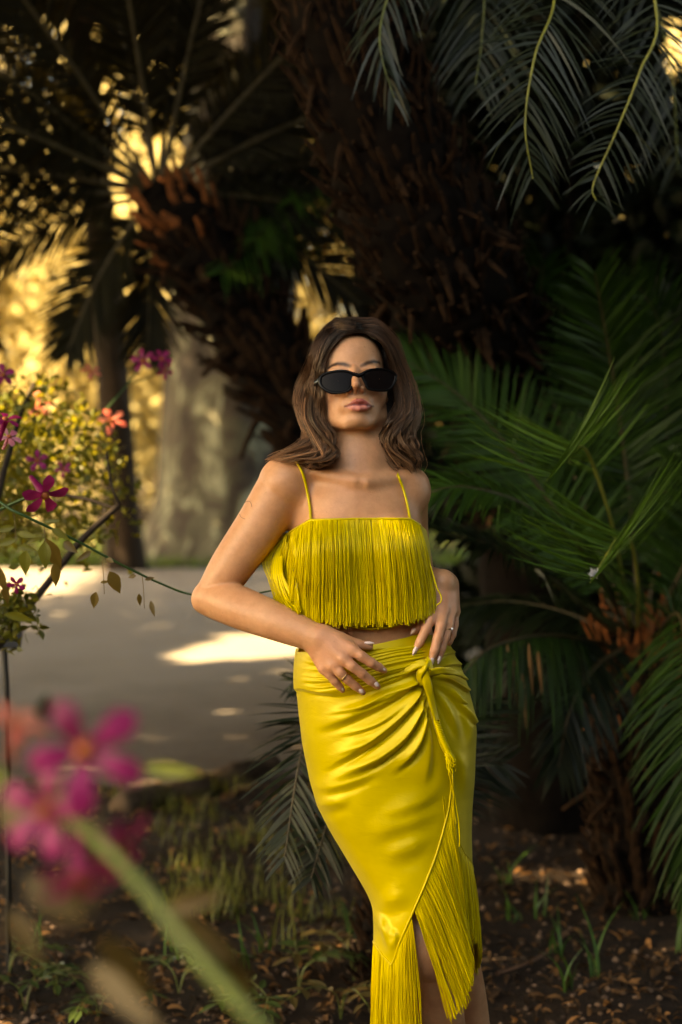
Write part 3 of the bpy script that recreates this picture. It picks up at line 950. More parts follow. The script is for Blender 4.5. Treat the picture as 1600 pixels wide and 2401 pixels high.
for s in (-1, 1):                                                     # ears
    ear = Field()
    ear.add(hell((s * 6.95, -1.4, -.6), (.55, 2.6, 1.7)), .004)
    ear.chain([H(s * 7.2, -.2, .5), H(s * 7.5, 1.1, -.6), H(s * 7.6, .4, -2.0), H(s * 7.4, -1.6, -1.7), H(s * 7.0, -3.2, -.3)],
              [.0035, .004, .004, .0038, .0055], .004)
    head.add(ear, .006)

torso = Field()
torso.add(s_ell(W(835, 1240, .035), (.128, .088, .12)), .02)
torso.add(s_ell(W(858, 1370, .03), (.122, .088, .14)), .05)
torso.add(s_ell(W(874, 1490, .03), (.115, .082, .12)), .05)
torso.add(s_ell(W(905, 1660, .04), (.148, .105, .13)), .06)
torso.add(s_ell(W(778, 1305, -.035), (.066, .062, .068)), .03)
torso.add(s_ell(W(916, 1305, -.020), (.066, .062, .068)), .03)
torso.add(s_cone(W(840, 1105, .045), W(690, 1125, .035), .038, .040), .05)
torso.add(s_cone(W(845, 1105, .045), W(950, 1143, .065), .038, .038), .05)
torso.add(s_cone(W(838, 1150, .035), W(838, 960, .04), .046, .044), .04)          # neck
torso.add(s_cone(W(840, 1090, .04), W(800, 1200, .02), .05, .06), .04)
for a, b in (((832, 1128, -.038), (705, 1100, -.008)), ((862, 1130, -.036), (958, 1118, .022))):   # collar bones
    torso.add(s_cone(W(*a), W(*b), .0065, .008), .02)
torso.add(s_cone(W(862, 1130, -.022), W(890, 985, .045), .004, .009), .022)         # neck tendons
torso.add(s_cone(W(838, 1130, -.022), W(792, 975, .045), .004, .009), .022)

armR = Field()
armR.add(s_ell(W(668, 1135, .02), (.052, .055, .055)), .03)
armR.limb([W(662, 1140, .02), W(612, 1228, .02), W(545, 1325, .025), W(503, 1392, .035)], [.048, .0475, .0425, .036])
armR.limb([W(500, 1398, .035), W(552, 1420, -.005), W(640, 1455, -.055), W(748, 1499, -.096)], [.037, .0415, .0365, .0265])
armR.add(s_cone(W(478, 1408, .04), W(520, 1425, .03), .022, .022), .02)

def WH(px, py, dz): return W(px, py, dz + .03)




def finger(F, pts, rads, k=.005):
    f = Field(); f.chain(pts, rads, .003); F.add(f, k)


handR = Field()
mc = [(826, 1523, -.152), (805, 1545, -.157), (781, 1560, -.151), (760, 1567, -.142)]
for q, w0 in zip(mc, [(762, 1486, -.13), (752, 1496, -.134), (742, 1504, -.13), (735, 1513, -.122)]):
    handR.add(s_cone(WH(*w0), WH(*q), .0165, .0118), .012)
handR.add(s_cone(WH(745, 1490, -.125), WH(800, 1503, -.128), .019, .014), .012)
finger(handR, [WH(*q) for q in [mc[0], (847, 1538, -.158), (871, 1554, -.155), (888, 1564, -.147), (902, 1573, -.140)]], [.0112, .0098, .0092, .0082, .0062])
finger(handR, [WH(*q) for q in [mc[1], (826, 1562, -.163), (849, 1579, -.158), (869, 1596, -.150), (886, 1610, -.143)]], [.0112, .0098, .0094, .0084, .0064])
finger(handR, [WH(*q) for q in [mc[2], (798, 1577, -.156), (815, 1593, -.152), (834, 1609, -.146), (851, 1623, -.140)]], [.0108, .0094, .0088, .0080, .0062])
finger(handR, [WH(*q) for q in [mc[3], (772, 1582, -.145), (786, 1598, -.143), (797, 1610, -.138), (804, 1619, -.134)]], [.0098, .0084, .0078, .0070, .0056])
finger(handR, [WH(*q) for q in [(790, 1500, -.132), (818, 1506, -.132), (842, 1512, -.128), (868, 1516, -.122)]], [.015, .0118, .0104, .0072], .008)

armL = Field()
armL.add(s_ell(W(957, 1152, .06), (.045, .05, .05)), .03)
armL.limb([W(953, 1150, .06), W(958, 1260, .14), W(985, 1370, .28)], [.043, .041, .034])
armL.limb([W(985, 1370, .28), W(1005, 1372, .19), W(1036, 1368, .01)], [.034, .038, .0265])
handL = Field()
mcl = [(1016, 1436, -.062), (1040, 1433, -.056), (1058, 1434, -.040), (1066, 1434, -.020)]
for q, w0 in zip(mcl, [(1028, 1362, -.012), (1040, 1360, -.008), (1050, 1366, .0), (1054, 1374, .01)]):
    handL.add(s_cone(WH(*w0), WH(*q), .0185, .0120), .013)
finger(handL, [WH(*q) for q in [mcl[0], (1008, 1456, -.085), (999, 1475, -.093), (985, 1505, -.098), (973, 1527, -.098)]], [.0112, .0102, .0096, .0084, .0064])
finger(handL, [WH(*q) for q in [mcl[1], (1034, 1466, -.082), (1027, 1494, -.092), (1019, 1526, -.098), (1011, 1550, -.098)]], [.0112, .0102, .0096, .0086, .0064])
finger(handL, [WH(*q) for q in [mcl[2], (1053, 1465, -.062), (1045, 1493, -.074), (1036, 1522, -.082), (1029, 1545, -.084)]], [.0104, .0094, .0088, .0078, .006])
finger(handL, [WH(*q) for q in [mcl[3], (1066, 1464, -.035), (1061, 1488, -.045), (1054, 1508, -.052)]], [.0096, .0084, .0078, .006])
finger(handL, [WH(*q) for q in [(1014, 1395, -.02), (1003, 1432, -.055), (989, 1460, -.072), (972, 1480, -.078)]], [.014, .0115, .0102, .0072], .008)

legs = Field()
legR = Field().limb([W(822, 1730, .05), W(900, 1960, .03), W(985, 2190, -.005), W(1006, 2245, -.01)], [.082, .070, .056, .052])
legR.limb([W(1006, 2245, -.005), W(1024, 2340, .035), W(1046, 2500, .06), W(1064, 2660, .075)], [.051, .051, .044, .030])
legR.add(s_ell(W(1003, 2222, -.048), (.03, .022, .034)), .03)
legR.limb([W(1064, 2690, .085), W(1066, 2722, .03), W(1066, 2742, -.06)], [.032, .027, .016])
legL = Field().limb([W(985, 1730, .06), W(1025, 1990, .09), W(1060, 2230, .12)], [.08, .068, .053])
legL.limb([W(1060, 2230, .12), W(1082, 2370, .165), W(1106, 2520, .19), W(1122, 2660, .21)], [.052, .055, .045, .030])
legL.limb([W(1122, 2640, .215), W(1130, 2668, .16), W(1136, 2690, .07)], [.032, .027, .016])
legs.add(legR, .01).add(legL, .008)

trunkF = Field().add(torso, .01).add(legs, .04)
bodyF = Field().add(trunkF, .01).add(head, .018).add(armR, .022).add(armL, .02).add(handR, .007).add(handL, .007)
# ------------------------------------------------------------------ skin
def skin_mat():
    m, nt, b, ns, ln = nodes('skin')
    n = noise(nt, 9, 4)
    base = ramp(nt, n, [(.3, (.53, .25, .125)), (.7, (.63, .325, .175))])
    base = mixc(nt, 1.0, base, ramp(nt, noise(nt, 55, 4, .7), [(.3, (.90, .86, .82)), (.7, (1.06, 1.06, 1.06))]), 'MULTIPLY')
    base = mixc(nt, ramp(nt, noise(nt, 120, 1, .4), [(.74, (0, 0, 0)), (.80, (.35, .35, .35))]), base, (.30, .12, .055))
    pink = attr_node(nt, 'pink')
    base = mixc(nt, pink, base, (.58, .22, .14))
    lip = attr_node(nt, 'lip')
    base = mixc(nt, lip, base, (.55, .19, .15))
    base = mixc(nt, attr_node(nt, 'uplip'), base, (.36, .085, .065))
    base = mixc(nt, attr_node(nt, 'mouth'), base, (.12, .02, .018))
    brow = attr_node(nt, 'brow')
    base = mixc(nt, brow, base, (.030, .015, .009))
    ln.new(base, b.inputs['Base Color'])
    rg = ns.new('ShaderNodeMapRange')
    rg.inputs[3].default_value = .42; rg.inputs[4].default_value = .30
    ln.new(lip, rg.inputs[0]); ln.new(rg.outputs[0], b.inputs['Roughness'])
    b.inputs['Specular IOR Level'].default_value = .42
    b.inputs['Subsurface Weight'].default_value = .12
    b.inputs['Subsurface Radius'].default_value = (1.0, .35, .18)
    b.inputs['Subsurface Scale'].default_value = .008
    n2 = noise(nt, 300, 3, .7)
    bump(nt, b, n2, .22, .0025)
    return m


M_SKIN = skin_mat()
person = thing('person', 'woman in yellow fringed top and satin wrap skirt, hands at her waist', 'person', tuple(ground(1060, 2740)))

bv, bq = polygonise(bodyF, (-.33, 3.0, -.005), (.34, 3.75, 1.72), .0026)
bv = relax(bv, bq, 2, .5)
bv[:, 2] = np.maximum(bv[:, 2], .002)
bme = new_mesh('body', bv, bq)
hl = to_head(bv)
bpx, bpy_, bd = pix(bv)
front = (hl[:, 2] > 5) & (np.abs(hl[:, 0]) < 7) & (hl[:, 1] > -12) & (hl[:, 1] < 9)
lipd = np.where(front, lips.ev(bv), .2)


def seg_dist(px, py, pts):
    """distance to a polyline and position along it (0..1)"""
    best = np.full(np.shape(px), 1e9); par = np.zeros(np.shape(px)); side = np.zeros(np.shape(px))
    pts = np.asarray(pts, float); L = np.concatenate([[0], np.cumsum(np.linalg.norm(np.diff(pts, axis=0), axis=1))])
    for i in range(len(pts) - 1):
        a, b = pts[i], pts[i + 1]; d = b - a; l2 = d @ d
        t = np.clip(((px - a[0]) * d[0] + (py - a[1]) * d[1]) / l2, 0, 1)
        dx = px - a[0] - t * d[0]; dy = py - a[1] - t * d[1]
        ds = np.hypot(dx, dy)
        m = ds < best
        best = np.where(m, ds, best); par = np.where(m, (L[i] + t * (L[i + 1] - L[i])) / L[-1], par)
        side = np.where(m, np.sign(d[0] * dy - d[1] * dx), side)
    return best, par, side


LIP_OUT = crom([(809, 953), (816, 948.5), (825, 941.5), (833, 936), (838, 934.3), (842.5, 936), (847, 934.3), (853, 936), (861, 941.5), (868, 948), (874.5, 952)], 40)
LIP_OUT = np.vstack([LIP_OUT, crom([(874.5, 952), (866, 959), (856, 963.5), (842.5, 965), (829, 963.5), (819, 959), (809, 953)], 30)[1:-1]])
ds, par, sd = seg_dist(bpx, bpy_, np.vstack([LIP_OUT, LIP_OUT[:1]]))
ins = np.zeros(len(bv), bool)                               # even-odd test
for a, b in zip(LIP_OUT, np.roll(LIP_OUT, -1, axis=0)):
    c = (a[1] > bpy_) != (b[1] > bpy_)
    ins ^= c & (bpx < (b[0] - a[0]) * (bpy_ - a[1]) / (b[1] - a[1] + 1e-9) + a[0])
lipm = np.where(front, smooth01(.5 + np.where(ins, ds, -ds) / 3.0), 0)
attr(bme, 'lip', lipm)
ds, par, sd = seg_dist(bpx, bpy_, crom([q[:2] for q in LIPM], 24))
attr(bme, 'mouth', np.where(front, smooth01(1.25 - ds / 2.2), 0))
up_lip = smooth01((interp(bpx, [809, 832, 842, 853, 875], [953, 949, 949.5, 949, 952.5]) - bpy_) / 4) * lipm
attr(bme, 'uplip', up_lip)


brow = np.zeros(len(bv))
for pts in ([(821, 858), (806, 853.5), (792, 852.5), (779, 857), (769, 864)], [(848, 858), (862, 851), (877, 847.5), (889, 850), (899, 857)]):
    ds, par, sd = seg_dist(bpx, bpy_, pts)
    w = np.interp(par, [0, .25, .7, 1], [5.5, 6.6, 5.0, 2.4])
    brow = np.maximum(brow, np.where(front, smooth01(1.2 - ds / w) * np.interp(par, [0, .2, 1], [.7, .95, .95]), 0))
attr(bme, 'brow', brow)
pink = np.zeros(len(bv))
for px_, py_, rr, am in ((836, 905, 12, .25), (780, 935, 26, .25), (890, 930, 24, .25), (748, 952, 12, .5)):
    pink += np.where(front | (hl[:, 1] > -6), am * np.exp(-((bpx - px_) ** 2 + (bpy_ - py_) ** 2) / rr ** 2), 0)
for F in (handR, handL):                                   # knuckles and finger tips a little redder
    d_ = F.ev(bv); pink += np.where(d_ < .002, .22, 0)
attr(bme, 'pink', np.clip(pink, 0, 1))
body = obj('body', bme, M_SKIN, person)
# ------------------------------------------------------------------ clothes
def satin(name, col, rough=.40, wr=.16):
    m, nt, b, ns, ln = nodes(name)
    n = noise(nt, 16, 3, .6)
    ln.new(ramp(nt, n, [(.3, tuple(c * .88 for c in col)), (.7, col)]), b.inputs['Base Color'])
    b.inputs['Roughness'].default_value = rough
    b.inputs['Metallic'].default_value = .12
    b.inputs['Specular IOR Level'].default_value = .6
    b.inputs['Specular Tint'].default_value = (1, .9, .45, 1)
    b.inputs['Sheen Weight'].default_value = .3
    b.inputs['Sheen Tint'].default_value = (1, .9, .3, 1)
    g = ns.new('ShaderNodeTexCoord'); mp = ns.new('ShaderNodeMapping')
    mp.inputs['Rotation'].default_value = (0, R(32), 0); mp.inputs['Scale'].default_value = (16, 30, 52)
    ln.new(g.outputs['Object'], mp.inputs[0])
    n2 = noise(nt, 1.0, 5, .6, dist=.8, vec=mp.outputs[0])
    n3 = noise(nt, 700, 2, .6)
    mx = mixc(nt, .12, n2, n3)
    bump(nt, b, mx, wr, .006)
    return m


YEL = (.57, .43, .008)
M_SATIN = satin('yellow_satin', YEL)
M_BODICE = satin('yellow_lining', (.50, .37, .012), .5, .1)


def thread_mat():
    m, nt, b, ns, ln = nodes('yellow_thread')
    a = attr_node(nt, 'rnd')
    ln.new(ramp(nt, a, [(0, (.42, .30, .005)), (.5, (.62, .46, .008)), (1, (.74, .59, .016))]), b.inputs['Base Color'])
    b.inputs['Roughness'].default_value = .42
    b.inputs['Metallic'].default_value = .15
    b.inputs['Specular IOR Level'].default_value = .5
    b.inputs['Specular Tint'].default_value = (1, .9, .5, 1)
    return m


M_THREAD = thread_mat()


def surf(F, px, py, off=.004, d0=3.02, steps=48, far=.2):
    """distance of the front surface of a field along pixel rays (NaN where missed), as offset from D0"""
    px, py = np.broadcast_arrays(np.asarray(px, float), np.asarray(py, float))
    d = np.full(px.shape, d0)
    hit = np.zeros(px.shape, bool)
    for _ in range(steps):
        e = F.ev(P(px, py, d)) - off
        hit = e < .0012
        d = np.where(hit | (d > D0 + far), d, d + np.clip(e, .0006, .05))
    return np.where(hit, d - D0, np.nan)


# ---- crop top
def y_top(px): return interp(px, [600, 665, 700, 728, 800, 900, 962, 985, 1010], [1278, 1256, 1234, 1217, 1215, 1214, 1215, 1229, 1252])
def y_bot(px): return interp(px, [700, 740, 770, 820, 870, 920, 950, 980, 1020], [1440, 1452, 1461, 1472, 1478, 1473, 1460, 1444, 1430])


def clip_top(p, e):
    px, py, d = pix(p)
    return np.maximum(e - .007, np.maximum((y_top(px) - py) / 1200, (py - y_bot(px)) / 1200))


tv, tq = polygonise(torso, (-.16, 3.12, 1.0), (.2, 3.52, 1.36), .004, clip_top)
tv = relax(tv, tq, 1, .4)
top = obj('crop_top', new_mesh('crop_top', tv, tq), M_BODICE, person)
rim = []
x = np.linspace(742, 985, 60)
s = surf(torso, x, y_bot(x) - 3, .0075)
k = ~np.isnan(s)
v, f = tubes(W(x[k], y_bot(x[k]) - 3, s[k])[None], .0028, 6)
mb = MB(); mb.add(v, f)
obj('hem', mb.mesh('top_hem'), M_SATIN, top); mb = MB()
x = np.linspace(672, 985, 80)
s = surf(torso, x, y_top(x) + 4, .0075)
k = ~np.isnan(s)
v, f = tubes(W(x[k], y_top(x[k]) + 3, s[k])[None], .0035, 6); mb.add(v, f)
obj('hem', mb.mesh('top_hem'), M_SATIN, top)

for pts in ([(729, 1219), (727, 1190), (722, 1160), (716, 1130), (708, 1105), (696, 1083)],
            [(962, 1219), (957, 1190), (950, 1160), (943, 1138), (935, 1118)]):
    q = crom(pts, 24)
    s = surf(bodyF, q[:, 0], q[:, 1], .003)
    s = np.where(np.isnan(s), np.nanmax(s) + .02, s)
    w = W(q[:, 0], q[:, 1], s)
    if pts[0][0] < 800: w = np.vstack([w, w[-1] + [[.002, .03, .0], [.004, .06, -.03], [.01, .07, -.09]]])
    else: w = np.vstack([w, w[-1] + [[-.004, .03, .012], [-.006, .06, -.01], [-.008, .075, -.07]]])
    v, f = tubes(w[None], .0031, 6)
    mb = MB(); mb.add(v, f, .6)
    obj('strap', mb.mesh('strap'), M_SATIN, top)

N, m = 820, 22
x0 = np.sort(rng.uniform(669, 984, N))
xb = interp(x0, [669, 700, 760, 850, 930, 985], [646, 684, 762, 862, 955, 1022]) + rng.normal(0, 2.2, N)
yb = interp(xb, [640, 690, 730, 860, 960, 1025], [1424, 1440, 1455, 1460, 1456, 1438]) + rng.normal(0, 6, N)
t = np.linspace(0, 1, m)[None]
px = x0[:, None] + (xb - x0)[:, None] * (1 - (1 - t) ** 1.7) + rng.normal(0, 2.2, (N, 1)) * np.sin(np.pi * t) + rng.normal(0, 2.0, (N, 1)) * np.sin(2 * np.pi * t) * t + rng.normal(0, .5, (N, m)) * t
py = (y_top(x0) + 1)[:, None] + (yb - y_top(x0))[:, None] * t
sd = surf(torso, px, py, .0085)
sd = np.where(np.isnan(sd), np.interp(px, [640, 700, 980, 1030], [.035, -.03, -.03, .03]), sd)
hang = np.minimum.accumulate(sd, axis=1)
sd = sd * .22 + hang * .78 - rng.uniform(0, .007, (N, 1)) * np.clip(t * 4, .15, 1)
pw = W(px, py, sd)
rad = np.full((N, m), .00082) * rng.uniform(.8, 1.15, (N, 1))
rad[:, -1] *= 1.5
v, f = tubes(pw, rad, 4)
mb = MB(); mb.add(v, f, np.repeat(rng.uniform(0, 1, N), m * 4))
# the bunch swinging out between the arm and the side
N = 46
t = np.linspace(0, 1, m)[:, None]
paths = []
for i in range(N):
    u = i / N + rng.uniform(-.02, .02)
    q = [(668 + 4 * u, 1250 + 6 * rng.random(), .03), (640 + 24 * u, 1300, .02 - .02 * u), (630 + 36 * u, 1350, .0 - .03 * u),
         (648 + 40 * u + rng.normal(0, 4), 1400, -.03 - .02 * u), (662 + 46 * u + rng.normal(0, 6), 1425 + 16 * u + rng.normal(0, 4), -.06 - .03 * u)]
    if i < 7:
        q[1:4] = [(618 + 3 * i, 1310, .02), (630 + 3 * i, 1360, .005), (645 + 2 * i, 1405, -.02)]
    q = crom(q, m)
    paths.append(W(q[:, 0], q[:, 1], q[:, 2]))
v, f = tubes(np.array(paths), .0013, 4)
mb.add(v, f, np.repeat(rng.uniform(0, 1, N), m * 4))
# loose loop beside the hand
q = crom([(984, 1250, -.03), (1008, 1320, -.05), (1024, 1375, -.06), (1035, 1398, -.062), (1033, 1412, -.062), (1024, 1419, -.06)], m)
v, f = tubes(W(q[:, 0], q[:, 1], q[:, 2])[None], .0014, 5); mb.add(v, f, .9)
obj('fringe', mb.mesh('top_fringe'), M_THREAD, top, kind='stuff')

# ---- wrap skirt
SY = [1480, 1525, 1560, 1600, 1660, 1740, 1830, 1890, 1953, 2026, 2095, 2130, 2211, 2270]
SXL = [716, 703, 699, 698, 704, 713, 731, 748, 781, 825, 866, 880, 880, 884]
SXR = [1050, 1064, 1084, 1099, 1115, 1121, 1117, 1112, 1110, 1112, 1116, 1118, 1122, 1126]
SZF = [-.062, -.074, -.080, -.084, -.086, -.083, -.078, -.078, -.080, -.082, -.088, -.09, -.088, -.085]
SZB = [.125, .14, .155, .17, .175, .175, .17, .17, .17, .17, .17, .17, .17, .17]
EY = [1480, 1560, 1590, 1620, 1660, 1740, 1800, 1850, 1900, 1953, 2010, 2090, 2160, 2210, 2250, 2262]
EX = [1012, 1008, 996, 1004, 1018, 1040, 1054, 1056, 1049, 1036, 1020, 990, 961, 940, 929, 922]


def sp(xs, ys):
    """smooth interpolation of a profile"""
    xs = np.asarray(xs, float); ys = np.asarray(ys, float)
    g = np.linspace(xs[0], xs[-1], 400)
    y = np.interp(g, xs, ys)
    kk = np.exp(-(np.arange(-20, 21) / 8.0) ** 2); kk /= kk.sum()
    y = np.convolve(np.pad(y, 20, mode='reflect', reflect_type='odd'), kk, 'valid')
    return lambda q: np.interp(q, g, y)


fxl, fxr, fzf, fzb, fex = sp(SY, SXL), sp(SY, SXR), sp(SY, SZF), sp(SY, SZB), sp(EY, EX)


def skirt_pt(py, phi, off=0.0):
    cx = (fxl(py) + fxr(py)) / 2; a = (fxr(py) - fxl(py)) / 2 + off * 1200
    zc = .045 + 0 * py
    sn = np.sin(phi)
    b = np.where(sn > 0, zc - fzf(py), fzb(py) - zc) + off
    cs = np.cos(phi)
    return cx + a * np.sign(cs) * np.abs(cs) ** .92, zc - b * np.sign(sn) * np.abs(sn) ** .88


def phi_of(px, py):
    cx = (fxl(py) + fxr(py)) / 2; a = (fxr(py) - fxl(py)) / 2
    c = np.clip((px - cx) / a, -1, 1)
    return np.arccos(np.sign(c) * np.abs(c) ** (1 / .92))


def top_line(px): return interp(px, [690, 800, 880, 960, 1000, 1030, 1070], [1530, 1521, 1511, 1494, 1484, 1490, 1516])


FOLDS = [  # (points, amplitude mm, width above, width below)
    ([(986, 1594), (930, 1632), (870, 1662), (800, 1690), (730, 1708)], 7, 24, 7),
    ([(991, 1611), (962, 1655), (924, 1696), (870, 1740), (820, 1771), (745, 1806)], 9, 26, 6),
    ([(995, 1630), (978, 1680), (950, 1728), (905, 1768), (850, 1800), (763, 1830)], 8, 22, 7),
    ([(999, 1655), (992, 1710), (976, 1756), (945, 1790), (905, 1812)], 7, 20, 6),
    ([(1002, 1680), (1006, 1750), (1000, 1810), (985, 1850)], 5, 18, 8),
    ([(984, 1602), (900, 1630), (840, 1665), (800, 1668)], 4, 10, 5),
    ([(960, 1640), (900, 1690), (850, 1712), (790, 1724)], 4, 12, 5),
    ([(726, 1842), (770, 1848), (830, 1832), (900, 1800)], 5, 26, 10),
    ([(738, 1880), (775, 1886), (830, 1872)], 4, 26, 12),
    ([(1035, 1880), (985, 1915), (900, 1945), (850, 1950)], 5, 34, 20),
    ([(1045, 1820), (1000, 1870), (930, 1898), (880, 1900)], 4, 30, 16),
    ([(1010, 1945), (955, 1990), (890, 2005)], 4, 30, 20),
    ([(965, 2095), (920, 2112), (880, 2118)], 4, 30, 18),
    ([(984, 1598), (900, 1640), (830, 1662), (760, 1672)], 3.5, 8, 4),
    ([(990, 1618), (950, 1680), (890, 1735), (830, 1757), (780, 1770)], 4, 9, 4),
    ([(994, 1645), (970, 1705), (935, 1750), (880, 1788), (800, 1812)], 4, 9, 4),
    ([(998, 1665), (987, 1730), (960, 1775), (930, 1800)], 3.5, 8, 4),
    ([(885, 2135), (905, 2175), (918, 2215), (924, 2250)], 9, 9, 14),
    ([(920, 2175), (930, 2200), (928, 2230)], 6, 6, 8),
    ([(1004, 1640), (1014, 1690), (1026, 1740)], 4, 6, 6),
]
for i in range(11):                                   # gathers of the waistband running into the knot
    u = i / 10
    FOLDS.append(([(699, 1541 + 78 * u), (760, 1545 + 80 * u + rng.normal(0, 3)), (850, 1530 + 82 * u), (930, 1516 + 68 * u + rng.normal(0, 2)), (1000, 1508 + 62 * u)],
                  rng.uniform(2.6, 5.0), 6.5, 3.0))
FOLDS_U = [([(1012, 1580), (1060, 1596), (1100, 1622)], 6, 10, 5), ([(1012, 1588), (1050, 1620), (1090, 1665), (1112, 1700)], 6, 14, 6),
           ([(1012, 1600), (1040, 1650), (1065, 1700), (1080, 1740)], 6, 14, 6), ([(1050, 1604), (1075, 1640), (1090, 1650)], 4, 7, 5),
           ([(1030, 1560), (1070, 1556), (1092, 1564)], 5, 8, 4), ([(1020, 1545), (1050, 1530), (1075, 1530)], 5, 8, 4),
           ([(1075, 1640), (1100, 1700), (1108, 1760)], 5, 16, 9), ([(1062, 1750), (1085, 1800), (1090, 1880)], 4, 16, 12)]


def fold_disp(px, py, folds):
    h = np.zeros(px.shape)
    for pts, amp, wu, wl in folds:
        q = crom(pts, 16)
        if q[0, 0] > q[-1, 0]: q = q[::-1]
        ds, par, side = seg_dist(px, py, q)
        knot_end = (q[-1, 0] > 975) & (q[-1, 1] < 1700)
        tp = smooth01(par / .4) * (smooth01((1 - par) / .06) if knot_end else smooth01((1 - par) / .45))
        wu_, wl_ = (wu * (1.35 - .7 * par), wl * (1.5 - .8 * par)) if knot_end else (wu, wl)
        w = np.where(side < 0, wu_, wl_)
        g = np.exp(-(ds / w) ** 2) - .35 * np.exp(-((ds - wl_ * 1.6) / wl_) ** 2) * (side > 0)
        h = h + amp * .00125 * tp * g
    return h


def panel(phi, py, off, folds, band=True):
    px, dz = skirt_pt(py, phi, off)
    fr = smooth01((np.sin(phi) + .15) / .3)
    h = fold_disp(px, py, folds) * fr
    if band:
        ds, par, side = seg_dist(px, py, crom([(690, 1622), (709, 1618), (791, 1631), (891, 1609), (985, 1572)], 20))
        h = h + .006 * smooth01(.5 - ds * side / 9) * fr * (py < 1660)
    p0 = W(px, py, dz)
    px2, dz2 = skirt_pt(py, phi, off + .01)
    nrm = norm(W(px2, py, dz2) - p0)
    return p0 + nrm * h[..., None]


nu, nv = 430, 440
t, vv = np.meshgrid(np.linspace(0, 1, nu), np.linspace(0, 1, nv), indexing='ij')
t = 1 - (1 - t) ** 1.25
bot = interp(t, [0, .5, .72, 1], [2196, 2203, 2212, 2262])
phi0 = R(290) + (R(80) - R(290)) * t
px0, _ = skirt_pt(np.full(t.shape, 1520.0), phi0)
tp = np.where(np.sin(phi0) > 0, top_line(px0), 1520)
py = tp + (bot - tp) * vv
phie = phi_of(fex(py), py)
phi = R(290) + (phie - R(290)) * t
pw = panel(phi, py, .004, FOLDS)
ov = pw.reshape(-1, 3)
skirt = obj('wrap_skirt', new_mesh('skirt_front_panel', ov, grid_faces(nu, nv)), M_SATIN, person)
edge = pw[-1]; hem = pw[:, -1]
mb = MB()
v, f = tubes(edge[None, 60:] + [0, -.001, 0], .0024, 6); mb.add(v, f)
obj('hem', mb.mesh('skirt_hem'), M_SATIN, skirt); mb = MB()
v, f = tubes(hem[None] + [0, -.0005, 0], .0022, 6); mb.add(v, f)

nu2, nv2 = 300, 330
t, vv = np.meshgrid(np.linspace(0, 1, nu2), np.linspace(0, 1, nv2), indexing='ij')
phi = R(-95) + R(205) * t
bot = interp(np.degrees(phi), [-95, -40, 0, 30.5, 39.6, 44, 48, 56, 110], [2190, 2110, 2037, 1999, 1969, 1928, 1850, 1832, 1825])
px0, _ = skirt_pt(np.full(t.shape, 1520.0), phi)
tp = np.where(np.sin(phi) > 0, top_line(px0), 1518)
py = tp + (bot - tp) * vv
pu = panel(phi, py, -.003, FOLDS_U, False)
under = obj('under_panel', new_mesh('skirt_under_panel', pu.reshape(-1, 3), grid_faces(nu2, nv2)), M_SATIN, skirt)
uh = pu[:, -1]
uvis = uh[np.degrees(phi[:, 0]) < 57]
obj('hem', mb.mesh('skirt_hem'), M_SATIN, skirt); mb = MB()
v, f = tubes(uh[None] + [0, -.0008, 0], .0020, 6); mb.add(v, f)
obj('hem', mb.mesh('skirt_hem'), M_SATIN, skirt)

# knot and the twisted tail below it
mb = MB()
K = [([(925, 1590, -.083), (955, 1572, -.088), (985, 1558, -.092), (1004, 1561, -.091), (1009, 1580, -.086), (1000, 1598, -.083)], [.004, .006, .0075, .0075, .007, .005]),
     ([(1004, 1545, -.080), (1003, 1554, -.088), (996, 1566, -.096), (986, 1584, -.094), (990, 1606, -.088)], [.005, .007, .008, .006, .004]),
     ([(996, 1572, -.094), (1002, 1600, -.093), (1010, 1640, -.089), (1022, 1690, -.088), (1036, 1735, -.083), (1047, 1765, -.08)], [.007, .0075, .0065, .0055, .005, .004]),
     ([(1006, 1575, -.10), (1040, 1572, -.085), (1075, 1580, -.05), (1095, 1592, -.01)], [.007, .006, .005, .003])]
for pts, rr in K:
    q = crom(np.hstack([np.array(pts), np.array(rr)[:, None]]), 40)
    w = W(q[:, 0], q[:, 1], q[:, 2])
    v, f = tubes(w[None], q[None, :, 3], 14)
    ang = np.tile(np.arange(14) * 2 * np.pi / 14, 40); al = np.repeat(np.linspace(0, 7, 40), 14)
    c = np.repeat(w, 14, axis=0)
    v = c + (v - c) * (1 + .30 * np.sin(3 * ang + al) + .12 * np.sin(7 * ang - al * 1.7))[:, None]
    mb.add(v, f)
obj('knot', mb.mesh('skirt_knot'), M_SATIN, skirt)

mb = MB()
m = 18
tt = np.linspace(0, 1, m)[None]


def hang_strands(S, ex, ey, r=.00078, sag=1.0, off=.004, body_F=None):
    """threads from world points S (N,3) to pixel ends (ex, ey)"""
    sx, sy, sdp = pix(S); sz = sdp - D0
    n = len(S)
    px = sx[:, None] + (ex - sx)[:, None] * tt ** .9 + rng.normal(0, 2.2, (n, 1)) * np.sin(np.pi * tt) + rng.normal(0, 2.0, (n, 1)) * np.sin(2 * np.pi * tt) * tt + rng.normal(0, .4, (n, m)) * tt
    py = sy[:, None] + (ey - sy)[:, None] * tt
    dz = sz[:, None] + 0 * tt - .002 * tt
    if body_F is not None:
        sb = surf(body_F, px, py, off, far=.1)
        dz = np.fmin(dz, sb)
        for _ in range(3):
            dz[:, 1:-1] = np.minimum(dz[:, 1:-1], (dz[:, :-2] + dz[:, 2:]) / 2 + .001)
    dz = dz - rng.uniform(0, .006, (n, 1)) * np.clip(tt * 5, 0, 1)
    v, f = tubes(W(px, py, dz), r * rng.uniform(.85, 1.15, (n, 1)), 4)
    mb.add(v, f, np.repeat(rng.uniform(0, 1, n), m * 4))


